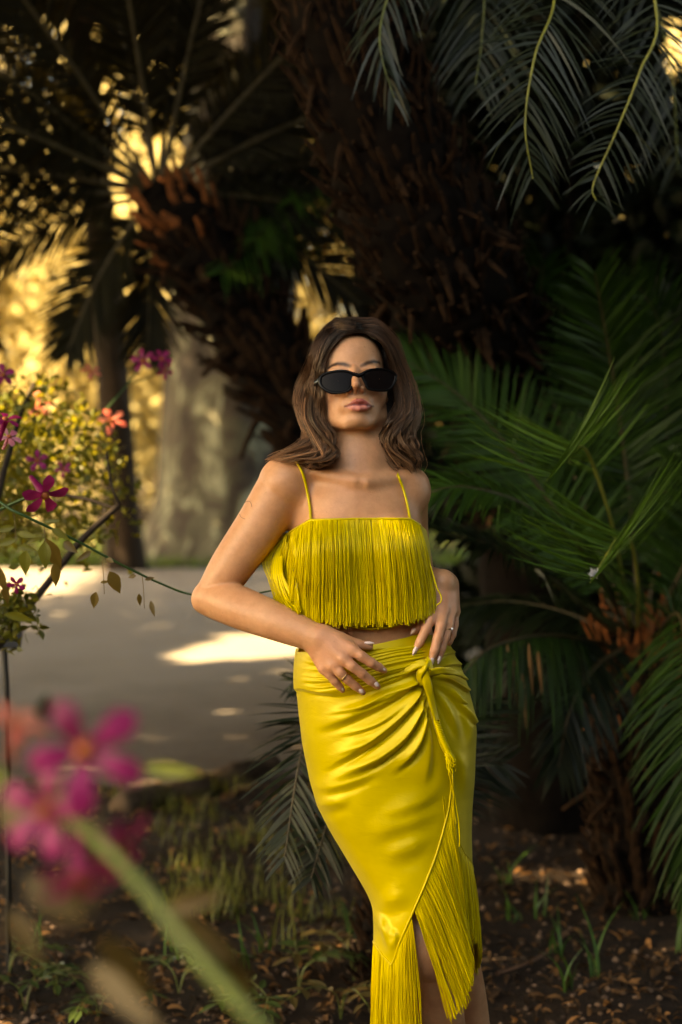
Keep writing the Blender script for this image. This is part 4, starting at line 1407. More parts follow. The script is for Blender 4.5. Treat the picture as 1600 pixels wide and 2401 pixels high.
ex_, ey_, _ = pix(edge)
n = 620
sy = rng.uniform(1850, 2258, n)
sy = sy[(sy < 2133) | (sy > 2147)]; n = len(sy)
S = np.stack([np.interp(sy, ey_, edge[:, k]) for k in range(3)], 1)
endx = interp(sy, [1850, 1900, 1953, 2040, 2090, 2125, 2138, 2141, 2165, 2210, 2262], [1078, 1089, 1098, 1108, 1094, 1066, 1048, 990, 973, 945, 924]) + rng.normal(0, 4, n)
endy = sy + interp(sy, [1850, 1953, 2040, 2090, 2262], [260, 265, 245, 255, 265]) + rng.normal(0, 9, n)
hang_strands(S, endx, endy, body_F=legs)
idx = rng.integers(int(nu * .40), nu - 1, 420)                       # from the hem, front left and round the side
S = hem[idx]
sx, sy, _ = pix(S)
hang_strands(S, sx + rng.normal(0, 3, len(S)), sy + 262 + rng.normal(0, 9, len(S)))
idx = rng.integers(0, int(nu * .40), 160)
S = hem[idx]; sx, sy, _ = pix(S)
hang_strands(S, sx + rng.normal(0, 3, len(S)), sy + 240 + rng.normal(0, 9, len(S)))
pr = np.cumsum(np.concatenate([[0], np.linalg.norm(np.diff(uvis, axis=0), axis=1)]))
u = np.sort(rng.uniform(0, pr[-1], 680))
S = np.stack([np.interp(u, pr, uvis[:, k]) for k in range(3)], 1)
sx, sy, sd_ = pix(S)
hang_strands(S, sx + interp(sx, [1040, 1060, 1112], [14, 16, 18]) + rng.normal(0, 2, len(S)), sy + 195 + rng.normal(0, 6, len(S)))
# tassel on the twisted tail
S = np.repeat(W(1047, 1765, -.084)[None], 34, 0) + rng.normal(0, .003, (34, 3))
hang_strands(S, 1062 + rng.normal(0, 6, 34), 1802 + rng.normal(0, 9, 34), .0014)
for x1, y1, x2, y2 in ((1058, 1795, 1078, 1985), (1052, 1800, 1063, 1900), (1061, 1800, 1071, 1930)):
    hang_strands(W(x1, y1, -.084)[None], np.array([x2]), np.array([y2]), .0013)
obj('fringe', mb.mesh('skirt_fringe'), M_THREAD, skirt, kind='stuff')
# twisted cord along the tail
a = np.linspace(0, 1, 90)
q = crom([(1024, 1690, -.095), (1038, 1730, -.091), (1052, 1762, -.086), (1061, 1782, -.083), (1060, 1798, -.082)], 90)
w = W(q[:, 0], q[:, 1], q[:, 2]); mb = MB()
for k in range(3):
    o = np.stack([np.cos(a * 60 + k * 2.1), np.sin(a * 60 + k * 2.1), .3 * np.sin(a * 60 + k * 2.1)], 1) * .004
    v, f = tubes((w + o)[None], .0026, 6); mb.add(v, f, .8)
obj('cord', mb.mesh('skirt_cord'), M_THREAD, skirt)
# ------------------------------------------------------------------ nails, rings, sunglasses, hair
M_NAIL = simple('nail_varnish', (.80, .62, .58), .18, 0, .6, .04)
NAILS = [  # tip pixel, direction (px), dz of nail, length px, width px
    ((1143 / 5.227 + 660, 1440 + 358 / 5.227), (1, .02), -.104, 24, 9), ((904, 1573), (.75, .55), -.121, 12, 9),
    ((888, 1610), (.72, .62), -.125, 14, 11), ((853, 1625), (.75, .6), -.121, 14, 11), ((806, 1620), (.55, .8), -.114, 12, 9),
    ((968, 1537), (-.42, .9), -.084, 22, 10), ((1010, 1565), (-.2, .98), -.083, 23, 10), ((1027, 1558), (-.25, .97), -.069, 20, 9),
    ((963, 1488), (-.62, .78), -.060, 18, 9)]
for (tx, ty), d, dz, L, wd in NAILS:
    d = np.array(d) / np.hypot(*d); nn = np.array([-d[1], d[0]])
    u = np.linspace(0, 1, 9); c = np.linspace(-1, 1, 7)
    prof = np.interp(u, [0, .12, .5, .8, 1], [.55, .9, 1.0, .72, .08]) * wd / 2
    U, Cc = np.meshgrid(u, c, indexing='ij')
    X = tx - d[0] * L * (1 - U) + nn[0] * Cc * prof[:, None]
    Y = ty - d[1] * L * (1 - U) + nn[1] * Cc * prof[:, None]
    Z = dz + .0035 * Cc ** 2 + .003 * U ** 2
    a = W(X, Y, Z); b = W(X, Y, Z + .0018)
    v = np.vstack([a.reshape(-1, 3), b.reshape(-1, 3)])
    g = grid_faces(9, 7)
    obj('fingernail', new_mesh('fingernail', v, [g, g[:, ::-1] + 63]), M_NAIL, body)

M_INK = simple('tattoo_ink', (.20, .115, .09), .6, 0, .2, .1)
mb = MB()
for pts in ([(574, 1178), (582, 1175), (588, 1178), (591, 1188)], [(562, 1205), (566, 1213), (575, 1217)]):
    q = crom(pts, 10); s0 = surf(bodyF, q[:, 0], q[:, 1], .0004)
    v, f = tubes(W(q[:, 0], q[:, 1], np.where(np.isnan(s0), np.nanmean(s0), s0))[None], .0005, 4); mb.add(v, f)
obj('tattoo', mb.mesh('tattoo'), M_INK, body, kind='stuff')
M_GOLD = simple('gold', (.80, .52, .22), .22, 1.0, .5, .05)
M_STONE_W = simple('clear_stone', (.85, .85, .85), .05, 0, .9, .02)
M_STONE_D = simple('dark_stone', (.02, .008, .008), .1, 0, .8, .02)
for c, axis, r, st, lab in (((1050, 1474.5, -.036), (.1, 1), .0102, M_STONE_W, 'thin gold ring with clear stone on hand above the knot'),
                            ((808, 1586, -.124), (.7, .62), .0100, M_STONE_D, 'thin gold ring with dark stone on hand resting flat at waist')):
    ax = norm(W(c[0] + axis[0] * 10, c[1] + axis[1] * 10, c[2]) - W(*c))
    rt = thing('ring', lab, 'ring', tuple(W(*c)), 'gold rings')
    e1 = norm(np.cross(ax, [0, 1, 0])); e2 = np.cross(ax, e1)
    a = np.linspace(0, 2 * np.pi, 33)
    path = W(*c) + r * (np.cos(a)[:, None] * e1 + np.sin(a)[:, None] * e2)
    mb = MB(); v, f = tubes(path[None], .0011, 6); mb.add(v, f)
    obj('band', mb.mesh('ring_band'), M_GOLD, rt)
    s0 = W(*c) + e1 * r * (.8 if st is M_STONE_W else -.3) + np.array([0, -r * .75, 0])
    mb = MB()
    u, vv2 = np.meshgrid(np.linspace(0, np.pi, 7), np.arange(8) * np.pi / 4, indexing='ij')
    sv = s0 + .0026 * np.stack([np.sin(u) * np.cos(vv2), np.sin(u) * np.sin(vv2), np.cos(u)], -1)
    mb.add(sv.reshape(-1, 3), grid_faces(7, 8, True))
    obj('stone', mb.mesh('ring_stone', False), st, rt)

# ---- sunglasses (built in the head frame)
M_FRAME = simple('black_acetate', (.003, .0025, .0025), .22, 0, .12, .1)
M_LENS = simple('dark_lens', (.005, .0035, .0035), .08, 0, .06, .05)
glasses = thing('sunglasses', 'black narrow sunglasses with dark lenses on the woman\'s face', 'sunglasses', tuple(H(0, -1.2, 10.4)))
LOOPS = [[(749, 878), (758, 872), (771, 868.5), (785, 866.5), (800, 866), (812, 867), (823, 870), (832, 874.5), (836, 881), (833, 889), (829, 900), (825, 911), (818, 918), (806, 921.5),
          (792, 922.5), (778, 921), (768, 916.5), (760, 911), (752, 903), (748, 892)],
         [(846, 874.5), (858, 867.5), (869, 863.5), (881, 861), (893, 859.8), (906, 860), (919, 862), (929, 867), (935, 874), (933, 885), (929, 896), (921, 907), (912, 913),
          (899, 915.5), (885, 916), (873, 915), (863, 912.5), (857, 904), (852, 892), (847, 883)]]
ZL = 10.35


def bowed(px, py):
    q = hpix(px, py, ZL)
    q[2] = ZL - .028 * (q[0] + .0) ** 2
    return q


for L in LOOPS:
    n = 72
    q = crom(np.array(L + [L[0]], float), n + 1)[:-1]
    cxy = q.mean(0)
    inner = cxy + (q - cxy) * [.84, .80] + [0, .4]
    mid = cxy + (q - cxy) * [.97, .97]
    rings = []
    for ring, dz in ((inner, -.05), (inner, .05), (mid, .08), (q, -.04), (q, -.3), (inner, -.3)):
        rings.append([H(*(bowed(*p) + [0, 0, dz])) for p in ring])
    v = np.array(rings).reshape(-1, 3)
    obj('frame', new_mesh('glasses_frame', v, grid_faces(6, n, True)), M_FRAME, glasses)
    rr = []
    for k in np.linspace(.02, 1, 9):
        rr.append([H(*(bowed(*(cxy + (p - cxy) * k)) + [0, 0, -.06 + .10 * (1 - k * k)])) for p in (cxy + (inner - cxy) * 1.07)])
    obj('lens', new_mesh('glasses_lens', np.array(rr).reshape(-1, 3), grid_faces(9, n, True)), M_LENS, glasses)
q = crom([(829, 877, 0), (836, 879.5, 0), (841, 880.5, 0), (846, 879.5, 0), (853, 876, 0)], 20)
w = np.array([H(*(bowed(a, b) + [0, 0, 0])) for a, b, _ in q])
mb = MB(); v, f = tubes(w[None], np.full((1, 20), .0042), 10); mb.add(v, f)
obj('bridge', mb.mesh('glasses_bridge'), M_FRAME, glasses)
for s, p0 in ((-1, (750, 889)), (1, (932, 880))):
    a = bowed(*p0)
    pts = np.array([a + [0, 0, -.1], [s * 7.45, a[1] + .3, 6.4], [s * 7.5, a[1] + .7, 3.5], [s * 7.55, a[1] + .9, -.5], [s * 7.5, a[1] - .8, -2.5]])
    q = crom(pts, 24)
    hgt = np.interp(np.linspace(0, 1, 24), [0, .3, 1], [.6, .5, .35]); th = .16
    rings = [[H(c[0] + dx * th, c[1] + dy * h, c[2]) for c, h in zip(q, hgt)] for dx, dy in ((-1, -1), (-1, 1), (1, 1), (1, -1))]
    v = np.array(rings).transpose(1, 0, 2).reshape(-1, 3)
    obj('temple_arm', new_mesh('temple_arm', v, [grid_faces(24, 4, True), np.array([[0, 1, 2, 3], [95, 94, 93, 92]])]), M_FRAME, glasses)


# ---- hair
def hair_mat():
    m, nt, b, ns, ln = nodes('brown_hair')
    t = attr_node(nt, 'tt'); a = attr_node(nt, 'rnd')
    c = ramp(nt, t, [(0, (.020, .010, .006)), (.2, (.046, .022, .013)), (.6, (.125, .062, .034)), (1, (.26, .14, .078))])
    c = mixc(nt, 1.0, c, ramp(nt, a, [(0, (.18, .17, .16)), (.45, (.75, .75, .75)), (.8, (1.6, 1.55, 1.45)), (1, (3.0, 2.8, 2.5))]), 'MULTIPLY')
    ln.new(c, b.inputs['Base Color'])
    b.inputs['Roughness'].default_value = .34
    b.inputs['Specular IOR Level'].default_value = .55
    b.inputs['Specular Tint'].default_value = (1, .78, .6, 1)
    return m


M_HAIR = hair_mat()
M_HAIRD = simple('hair_roots', (.016, .009, .006), .6, 0, .3, .3, 60)
GL = [[(829, 780, -.030), (802, 790, -.036), (772, 825, -.030), (756, 875, -.010), (752, 928, .008), (759, 982, .0), (780, 1026, -.02), (786, 1060, -.034), (766, 1086, -.040), (728, 1086, -.034)],
      [(829, 774, -.018), (792, 778, -.022), (760, 822, -.016), (738, 878, -.004), (722, 930, .0), (733, 982, -.015), (760, 1024, -.032), (768, 1062, -.046), (738, 1092, -.048), (694, 1084, -.034)],
      [(828, 766, .0), (782, 768, .0), (750, 812, .008), (725, 868, .014), (703, 925, .010), (711, 978, -.005), (736, 1020, -.024), (738, 1058, -.036), (700, 1078, -.034), (652, 1082, -.018)],
      [(828, 750, .03), (782, 754, .03), (742, 806, .04), (714, 865, .045), (691, 925, .045), (698, 975, .03), (712, 1012, .008), (704, 1042, -.002), (672, 1062, -.004), (624, 1088, .004)],
      [(827, 743, .07), (784, 756, .085), (748, 820, .10), (732, 890, .105), (728, 960, .10), (738, 1020, .085), (742, 1060, .075), (725, 1085, .07), (690, 1090, .07), (660, 1095, .07)]]
GR = [[(834, 780, -.030), (866, 784, -.036), (902, 812, -.030), (922, 858, -.008), (926, 906, .010), (924, 958, .012), (908, 1006, .018), (898, 1052, .026), (902, 1090, .03), (915, 1112, .034)],
      [(834, 774, -.018), (876, 774, -.022), (912, 806, -.016), (936, 858, -.004), (951, 915, .004), (948, 968, .0), (926, 1008, -.004), (922, 1044, .0), (944, 1080, .008), (952, 1110, .02)],
      [(833, 766, .0), (884, 764, .0), (917, 800, .006), (945, 857, .012), (966, 915, .014), (973, 970, .008), (952, 1010, .0), (944, 1040, .004), (966, 1078, .012), (970, 1112, .024)],
      [(831, 750, .03), (880, 753, .03), (922, 798, .04), (952, 860, .05), (975, 925, .05), (985, 982, .045), (972, 1018, .036), (972, 1048, .034), (983, 1084, .04), (972, 1120, .045)],
      [(831, 743, .07), (878, 756, .085), (915, 812, .10), (938, 880, .105), (955, 950, .10), (948, 1010, .095), (945, 1055, .09), (950, 1090, .09), (945, 1118, .09), (930, 1130, .09)]]
SEG = 40
for G in (GL, GR):                                              # lay the hair on the skull, which leans back
    for g in G:
        g[:] = [(a, b, c + np.interp(b, [752, 785, 930, 1040], [.046, .046, .034, 0])) for a, b, c in g]
hp, hr, ha, ht = [], [], [], []
for G, side in ((GL, -1), (GR, 1)):
    Gs = np.array([crom(g, SEG) for g in G])                      # (5,SEG,3)
    Gs[2:, :, 0] -= side * np.interp(Gs[2:, :, 1], [800, 860, 1000, 1050], [0, 11, 11, 3])
    sf = surf(bodyF, Gs[..., 0], Gs[..., 1], .007)
    sf = np.where(Gs[..., 1] < 1010, sf, np.nan)
    Gs[..., 2] = np.fmin(Gs[..., 2], sf + np.arange(5)[:, None] * -.002)
    ncl = 80
    for ci in range(ncl):
        w0 = (ci + rng.uniform(0, 1)) / ncl * 3.98
        nst = int(rng.integers(20, 36))
        ph = w0 * .8 + (1.6 if side < 0 else 0) + rng.normal(0, .9); am = rng.uniform(8.0, 19.0); fr = rng.uniform(1.9, 2.5)
        cz = rng.normal(0, .012)
        shade = rng.normal(-.03, .27)
        tl = np.linspace(0, 1, SEG)
        endf = rng.uniform(.88, 1.0)
        for si in range(nst):
            w = np.clip(w0 + rng.normal(0, .042), 0, 3.999)
            i = int(w); u = w - i
            c = Gs[i] * (1 - u) + Gs[i + 1] * u
            tt_ = tl * min(1.0, endf * rng.uniform(.93, 1.0))
            c = np.stack([np.interp(tt_, tl, c[:, k]) for k in range(3)], 1)
            wav = am * np.clip((tt_ - .18) * 1.7, 0, 1)
            sp_ = rng.normal(0, 1, 2) * (1.0 + 2.0 * np.sin(np.pi * np.clip(tt_, 0, 1))[:, None] ** 2)
            c = c.copy()
            c[:, 0] += rng.uniform(-9, 9) * np.clip(1 - tt_ * 7, 0, 1)
            c[:, 0] += wav * np.sin(fr * 6.28 * tt_ + ph) + sp_[:, 0]
            c[:, 1] += .6 * wav * np.cos(fr * 6.28 * tt_ + ph) * tt_ + sp_[:, 1] * .5
            c[:, 2] += cz * tt_ + rng.normal(0, .003) + .006 * np.clip((tt_ - .2) * 2, 0, 1) * np.cos(fr * 6.28 * tt_ + ph + 1.2)
            hp.append(c); hr.append(np.interp(tl, [0, .1, .8, 1], [.6, 1, .9, .25]) * rng.uniform(.00045, .00085))
            ha.append(np.clip(.5 + shade + rng.normal(0, .22), 0, 1)); ht.append(tt_ * rng.uniform(.8, 1.1))
    for fi in range(130):                                          # flyaways
        w = rng.uniform(1.5, 3.99); i = int(w); u = w - i
        c = (Gs[i] * (1 - u) + Gs[i + 1] * u).copy()
        g = np.cumsum(rng.normal(0, 1.0, (SEG, 2)), axis=0)
        c[:, 0] += side * rng.uniform(2, 16) * np.sin(np.pi * np.linspace(0, 1, SEG)) + g[:, 0]
        c[:, 1] += -rng.uniform(0, 12) * np.sin(np.pi * np.linspace(0, .7, SEG)) + g[:, 1]
        hp.append(c); hr.append(np.full(SEG, .00034)); ha.append(.8); ht.append(np.linspace(0, 1, SEG))
hp = np.array(hp); hr = np.array(hr)
hw = W(hp[..., 0], hp[..., 1], hp[..., 2])
v, f = tubes(hw, hr, 3)
hme = new_mesh('hair', v, f)
attr(hme, 'rnd', np.repeat(np.array(ha), SEG * 3))
attr(hme, 'tt', np.repeat(np.clip(np.array(ht), 0, 1).reshape(-1), 3))
hair = obj('hair', hme, M_HAIR, person, kind='stuff')
capF = Field()
capF.add(hell((0, 3.2, -1.6), (7.2, 8.8, 8.9)), .01)
for G in (GL, GR):
    for gi, r0 in ((1, .006), (4, .013)):
        q = crom(G[gi], 12)
        w = W(q[:, 0], q[:, 1], q[:, 2] + .020)
        capF.chain(w[1:], [r0 * .6] + [r0] * 8 + [r0 * .7, r0 * .3], .015)
capF.chain([W(790, 850, .10), W(790, 1000, .11), W(800, 1085, .10)], [.04, .04, .02], .03)
capF.chain([W(900, 850, .10), W(905, 1000, .11), W(910, 1085, .11)], [.04, .04, .02], .03)
capF.sub(hell((0, .4, 9.8), (6.35, 8.6, 7.0)), .006)
capF.sub(hell((0, -6, 7), (6.2, 6, 6)), .006)
cv, cq = polygonise(capF, W(600, 1140, .3) - [0, .6, 0], W(1000, 735, .3), .004)
cv = relax(cv, cq, 2)
obj('hair_underlayer', new_mesh('hair_underlayer', cv, cq), M_HAIRD, hair)
# ------------------------------------------------------------------ ground cover
def on_ground(n, px, py):
    g_ = ground(rng.uniform(*px, n), rng.uniform(*py, n))
    g_[:, 2] = gz(g_[:, 0], g_[:, 1])
    return g_


M_LITTER = leaf_mat('leaf_litter', (.035, .019, .009), (.33, .155, .055), .1, .75, .25)
p = on_ground(3600, (-100, 1700), (1700, 2600))
p = p[p[:, 1] < 7.0]
q = np.stack([rng.uniform(-2.5, 2.5, 1600), rng.uniform(.9, 3.7, 1600), np.zeros(1600)], 1); q[:, 2] = gz(q[:, 0], q[:, 1])
p = np.vstack([p, q])
k = len(p); p[:, 2] += .012
mb = MB(); d = rnd_dirs(k) * [1, 1, .35]
leaf_scatter(p, d, rnd_dirs(k) * .6 + [0, 0, 1], rng.uniform(.015, .06, k), rng.uniform(.006, .020, k), np.clip(rng.normal(.2, .3, k), 0, 1), .3, mb=mb)
obj('leaf_litter', mb.mesh('leaf_litter'), M_LITTER, label='brown fallen leaf litter scattered over the dark soil', cat='leaf litter', kind='stuff')
p = on_ground(1500, (-100, 1700), (1750, 2600)); p = p[p[:, 1] < 7.0]
mb = MB()
ico = np.array([[0, 0, 1], [.9, 0, .3], [.28, .85, .3], [-.72, .53, .3], [-.72, -.53, .3], [.28, -.85, .3], [0, 0, -.5]])
fi = np.array([[0, 1, 2], [0, 2, 3], [0, 3, 4], [0, 4, 5], [0, 5, 1], [6, 2, 1], [6, 3, 2], [6, 4, 3], [6, 5, 4], [6, 1, 5]])
for c in p:
    mb.add(c + ico * rng.uniform(.004, .013) * rng.uniform(.6, 1.3, 3), fi, rng.uniform(0, 1))
M_PEB = leaf_mat('pebble', (.05, .03, .02), (.24, .15, .10), 0, .85, .3)
obj('pebbles', mb.mesh('pebbles', False), M_PEB, label='small brown pebbles and clods on the soil', cat='pebbles', kind='stuff')

M_GRASS = leaf_mat('grass_blade', (.030, .050, .008), (.17, .16, .026), .3, .5, .35, (.30, .30, .05))
M_GRASSG = leaf_mat('grass_green', (.015, .045, .008), (.05, .12, .018), .3, .5, .35)


def blades(base, h, w, lean, mb, a, rows=5):
    n = len(base); ang = rng.uniform(0, 6.28, n)
    o = np.stack([np.cos(ang), np.sin(ang), 0 * ang], 1)
    s = np.linspace(0, 1, rows)
    hh = np.broadcast_to(h, (n,)); ln = np.broadcast_to(lean, (n,))
    c = base[:, None] + UPV * (hh[:, None] * s * (1 - .25 * (ln[:, None]) * s))[..., None] + o[:, None] * (hh[:, None] * ln[:, None] * s ** 2)[..., None]
    wv = np.cross(o, UPV)
    wd = w * np.interp(s, [0, .3, 1], [.7, 1, .05])
    v = np.stack([c - wv[:, None] * wd[None, :, None] / 2, c + wv[:, None] * wd[None, :, None] / 2], 2)
    b = (np.arange(n) * rows * 2)[:, None, None]
    f = (b + (np.arange(rows - 1) * 2)[None, :, None] + np.array([0, 1, 3, 2])).reshape(-1, 4)
    mb.add(v.reshape(-1, 3), f, np.repeat(a, rows * 2))


mb = MB()
cl = np.vstack([on_ground(16, (350, 620), (1880, 2150)), on_ground(14, (400, 560), (1980, 2160)), on_ground(12, (250, 900), (1850, 1900)), on_ground(12, (560, 1000), (1950, 2300))])
for c in cl:
    n = int(rng.integers(6, 22))
    b = c + rng.normal(0, .04, (n, 3)) * [1, 1, 0]
    blades(b, rng.uniform(.05, .14, n), .005, rng.uniform(.1, .8, n), mb, np.clip(rng.normal(.6, .25, n), 0, 1))
obj('grass', mb.mesh('grass'), M_GRASS, label='thin yellow green grass tufts at the edge of the path', cat='grass', kind='stuff')
mb = MB()
b = np.stack([rng.uniform(-9, 6, 9000), 17.55 + rng.uniform(0, 1, 9000) ** 2 * 7, np.zeros(9000)], 1)
blades(b, rng.uniform(.06, .18, 9000), .02, rng.uniform(.1, .7, 9000), mb, rng.uniform(.3, 1, 9000), 3)
obj('verge_grass', mb.mesh('verge'), leaf_mat('verge_green', (.03, .07, .008), (.12, .20, .022), .3), label='green grass verge on the far side of the path', cat='grass', kind='stuff')
# single tufts and weeds that can be told apart
def near_of(px):
    return 'under the blurred magenta flowers' if px < 300 else 'between the log and the skirt' if px < 660 else 'beside the hanging skirt fringe' if px < 1000 else 'between the skirt and the low cycad' if px < 1400 else 'at the foot of the low cycad'


for i, (px, py, h, n) in enumerate([(1340, 2330, .16, 5), (1395, 2290, .17, 4), (1310, 2240, .13, 5), (1180, 2075, .12, 5), (1420, 2020, .2, 4), (1500, 2160, .12, 6), (1210, 2160, .10, 6), (1600, 2230, .14, 5), (640, 2230, .12, 6), (560, 2280, .12, 6),
                                    (830, 2210, .11, 5), (420, 2240, .13, 6), (90, 2230, .13, 6), (1270, 2150, .1, 5), (1560, 2080, .14, 5)]):
    c = ground(px, py)
    t = thing('grass_tuft', 'few green grass blades on bare soil ' + near_of(px), 'grass tuft', tuple(c), 'grass tufts ' + near_of(px))
    for j in range(n):
        mb = MB(); blades((c + rng.normal(0, .02, 3) * [1, 1, 0])[None], h * rng.uniform(.6, 1.4), .010, rng.uniform(.2, .9), mb, rng.uniform(.3, 1, 1), 7)
        obj('blade', mb.mesh('grass_blade'), M_GRASSG, t)


def leaf_mesh(L, w, curl=.1, fold=.25, tip=.5):
    """one leaf, 5x3 grid along +X, normal +Z, drooping"""
    s = np.linspace(0, 1, 8); c = np.array([-1, -.5, 0, .5, 1])
    wd = np.interp(s, [0, .08, .35, .7, .88, 1], [.04, .45, 1, .62, .22, .01]) * w / 2
    v = np.array([[a * L, b * d, fold * abs(b) * d - curl * L * a * a] for a, d in zip(s, wd) for b in c])
    return new_mesh('leaf', v, grid_faces(8, 5))


def place(o, p, d, n):
    d = norm(np.asarray(d, float)); n = np.asarray(n, float); y = norm(np.cross(n, d)); n = np.cross(d, y)
    o.matrix_basis = Matrix([[d[0], y[0], n[0], p[0]], [d[1], y[1], n[1], p[1]], [d[2], y[2], n[2], p[2]], [0, 0, 0, 1]])


def with_rnd(me, a):
    attr(me, 'rnd', np.full(len(me.vertices), a)); return me


M_WEED = leaf_mat('weed_leaf', (.018, .034, .010), (.055, .085, .020), .2, .45, .4)
M_WEEDB = leaf_mat('weed_leaf_dry', (.05, .04, .012), (.13, .085, .025), .2, .5, .35)
for i, (px, py, sc, dry) in enumerate([(700, 2330, 1.0, 0), (830, 2300, 1.05, 1), (640, 2400, .9, 0), (420, 2330, .8, 0), (470, 2290, .7, 0), (60, 2370, .9, 0), (130, 2330, .8, 0), (230, 2390, .8, 0), (800, 2390, 1.0, 1), (20, 2290, .8, 0)]):
    c = ground(px, py)
    t = thing('seedling', ('olive brown' if dry else 'small green') + ' seedling with paired leaflets ' + near_of(px), 'seedling', tuple(c), ('browning ' if dry else '') + 'seedlings ' + near_of(px))
    for j in range(3):
        a = rng.uniform(0, 6.28); o_ = np.array([math.cos(a), math.sin(a), 0])
        q = crom([c, c + UPV * .07 * sc + o_ * .02, c + UPV * .10 * sc + o_ * .09 * sc, c + UPV * .085 * sc + o_ * .17 * sc], 14)
        v, f = tubes(q[None], .0016, 5); mb = MB(); mb.add(v, f)
        st = obj('stem', mb.mesh('seedling_stem'), M_RACH, t)
        for k_, pos in enumerate((6, 8, 10, 12)):
            T = norm(q[pos] - q[pos - 1]); S = norm(np.cross(T, UPV))
            for sd in (-1, 1):
                me = with_rnd(leaf_mesh(.055 * sc * rng.uniform(.85, 1.15), .022 * sc), np.clip(rng.normal(.5, .2), 0, 1))
                lf = obj('leaflet', me, M_WEEDB if dry else M_WEED, st)
                place(lf, q[pos], T * .6 + S * sd, UPV + rng.normal(0, .2, 3))
        me = with_rnd(leaf_mesh(.06 * sc, .024 * sc), .6)
        lf = obj('leaflet', me, M_WEEDB if dry else M_WEED, st); place(lf, q[-1], q[-1] - q[-2], UPV)
# root-like runner and edging
for pts, r, lab in (([(1165, 2290), (1230, 2268), (1290, 2235), (1330, 2190)], .006, 'thin reddish root running over the soil'),):
    q = crom(np.array([ground(*a) + [0, 0, .008] for a in pts]), 30)
    v, f = tubes(q[None], np.linspace(r, r * .5, 30)[None], 6); mb = MB(); mb.add(v, f)
    obj('root', mb.mesh('root'), simple('root_brown', (.12, .05, .022), .7), label=lab, cat='root')
q = crom(np.array([ground(280, 1905), ground(430, 1862), ground(530, 1836), ground(640, 1806)]) + [0, 0, .02], 40)
v, f = tubes(q[None], (.05 + .01 * np.sin(np.linspace(0, 19, 40)))[None], 12, cap=True)
v = v + rng.normal(0, .004, v.shape); mb = MB(); mb.add(v, f)
obj('edging_log', mb.mesh('edging_log'), simple('old_log', (.085, .055, .035), .9, 0, .2, .5, 14, .8), label='weathered log lying along the near edge of the path', cat='log')

# ------------------------------------------------------------------ flowering climber on the left
M_PETAL = leaf_mat('petal_magenta', (.15, .002, .048), (.28, .010, .115), .3, .5, .35, (.7, .05, .25))
M_PETALP = leaf_mat('petal_pink', (.50, .12, .20), (.75, .34, .42), .3, .5, .35)
M_PETALS = leaf_mat('petal_salmon', (.42, .08, .06), (.58, .20, .14), .3, .5, .35)
M_EYE = simple('flower_throat', (.28, .075, .02), .6, 0, .3, .3)
M_VLEAF = leaf_mat('climber_leaf', (.030, .050, .006), (.15, .15, .016), .4, .45, .4, (.5, .40, .04))
M_VDRY = leaf_mat('climber_leaf_bronze', (.060, .042, .010), (.17, .110, .022), .35, .45, .45, (.34, .20, .03))
M_VSTEM = simple('climber_stem', (.030, .075, .018), .5, 0, .4, .3)
M_VWOOD = simple('climber_wood', (.022, .013, .008), .8, 0, .3, .4)


def petal_mesh(L, w, rnd):
    s = np.linspace(0, 1, 7); c = np.array([-1, -.5, 0, .5, 1])
    wd = np.interp(s, [0, .15, .5, .8, .95, 1], [.22, .42, .85, 1, .75, .35]) * w / 2
    v = np.array([[a * L * (1 - .06 * abs(b)), b * d, .16 * L * math.sin(a * 2.6) - .10 * L * a * a + .08 * d * math.sin(3 * b + a * 4)] for a, d in zip(s, wd) for b in c])
    return with_rnd(new_mesh('petal', v, grid_faces(7, 5)), rnd)


def flower(parent, p, n, size, mat, roll=0.0, petals=5, tube_len=0.0):
    n = norm(np.asarray(n, float)); e1 = norm(np.cross(n, [.2, .3, .9])); e2 = np.cross(n, e1)
    mb = MB()
    u, vv_ = np.meshgrid(np.linspace(0, np.pi / 2, 4), np.arange(10) * np.pi / 5, indexing='ij')
    r0 = size * .10
    mb.add((p + n * size * .02 + r0 * (np.sin(u)[..., None] * (np.cos(vv_)[..., None] * e1 + np.sin(vv_)[..., None] * e2) + np.cos(u)[..., None] * n)).reshape(-1, 3), grid_faces(4, 10, True))
    fl = obj('flower', mb.mesh('flower_throat'), M_EYE, parent)
    if tube_len:
        q = crom([p - n * tube_len, p - n * tube_len * .4, p], 8)
        v, f = tubes(q[None], np.linspace(size * .05, size * .13, 8)[None], 10); mt = MB(); mt.add(v, f, .4); obj('flower_tube', mt.mesh('flower_tube'), mat, fl)
    for i in range(petals):
        a = roll + i * 2 * np.pi / petals + rng.normal(0, .08)
        d = math.cos(a) * e1 + math.sin(a) * e2
        me = petal_mesh(size * .52 * rng.uniform(.92, 1.08), size * .27 * rng.uniform(.9, 1.1), np.clip(rng.normal(.5, .2), 0, 1))
        o = obj('petal', me, mat, fl)
        place(o, p + d * size * .05, d + n * rng.uniform(-.05, .25), n)
    return fl


climber = thing('flowering_climber', 'flowering climber with magenta blossoms and long arching green stem', 'climber', tuple(ground(-60, 2300)))


def stem(parent, pts, r0, r1, mat, name='stem', n=40):
    q = crom(PX(*pts), n)
    v, f = tubes(q[None], np.linspace(r0, r1, n)[None], 7); mb = MB(); mb.add(v, f)
    obj(name, mb.mesh(name), mat, parent)
    return q


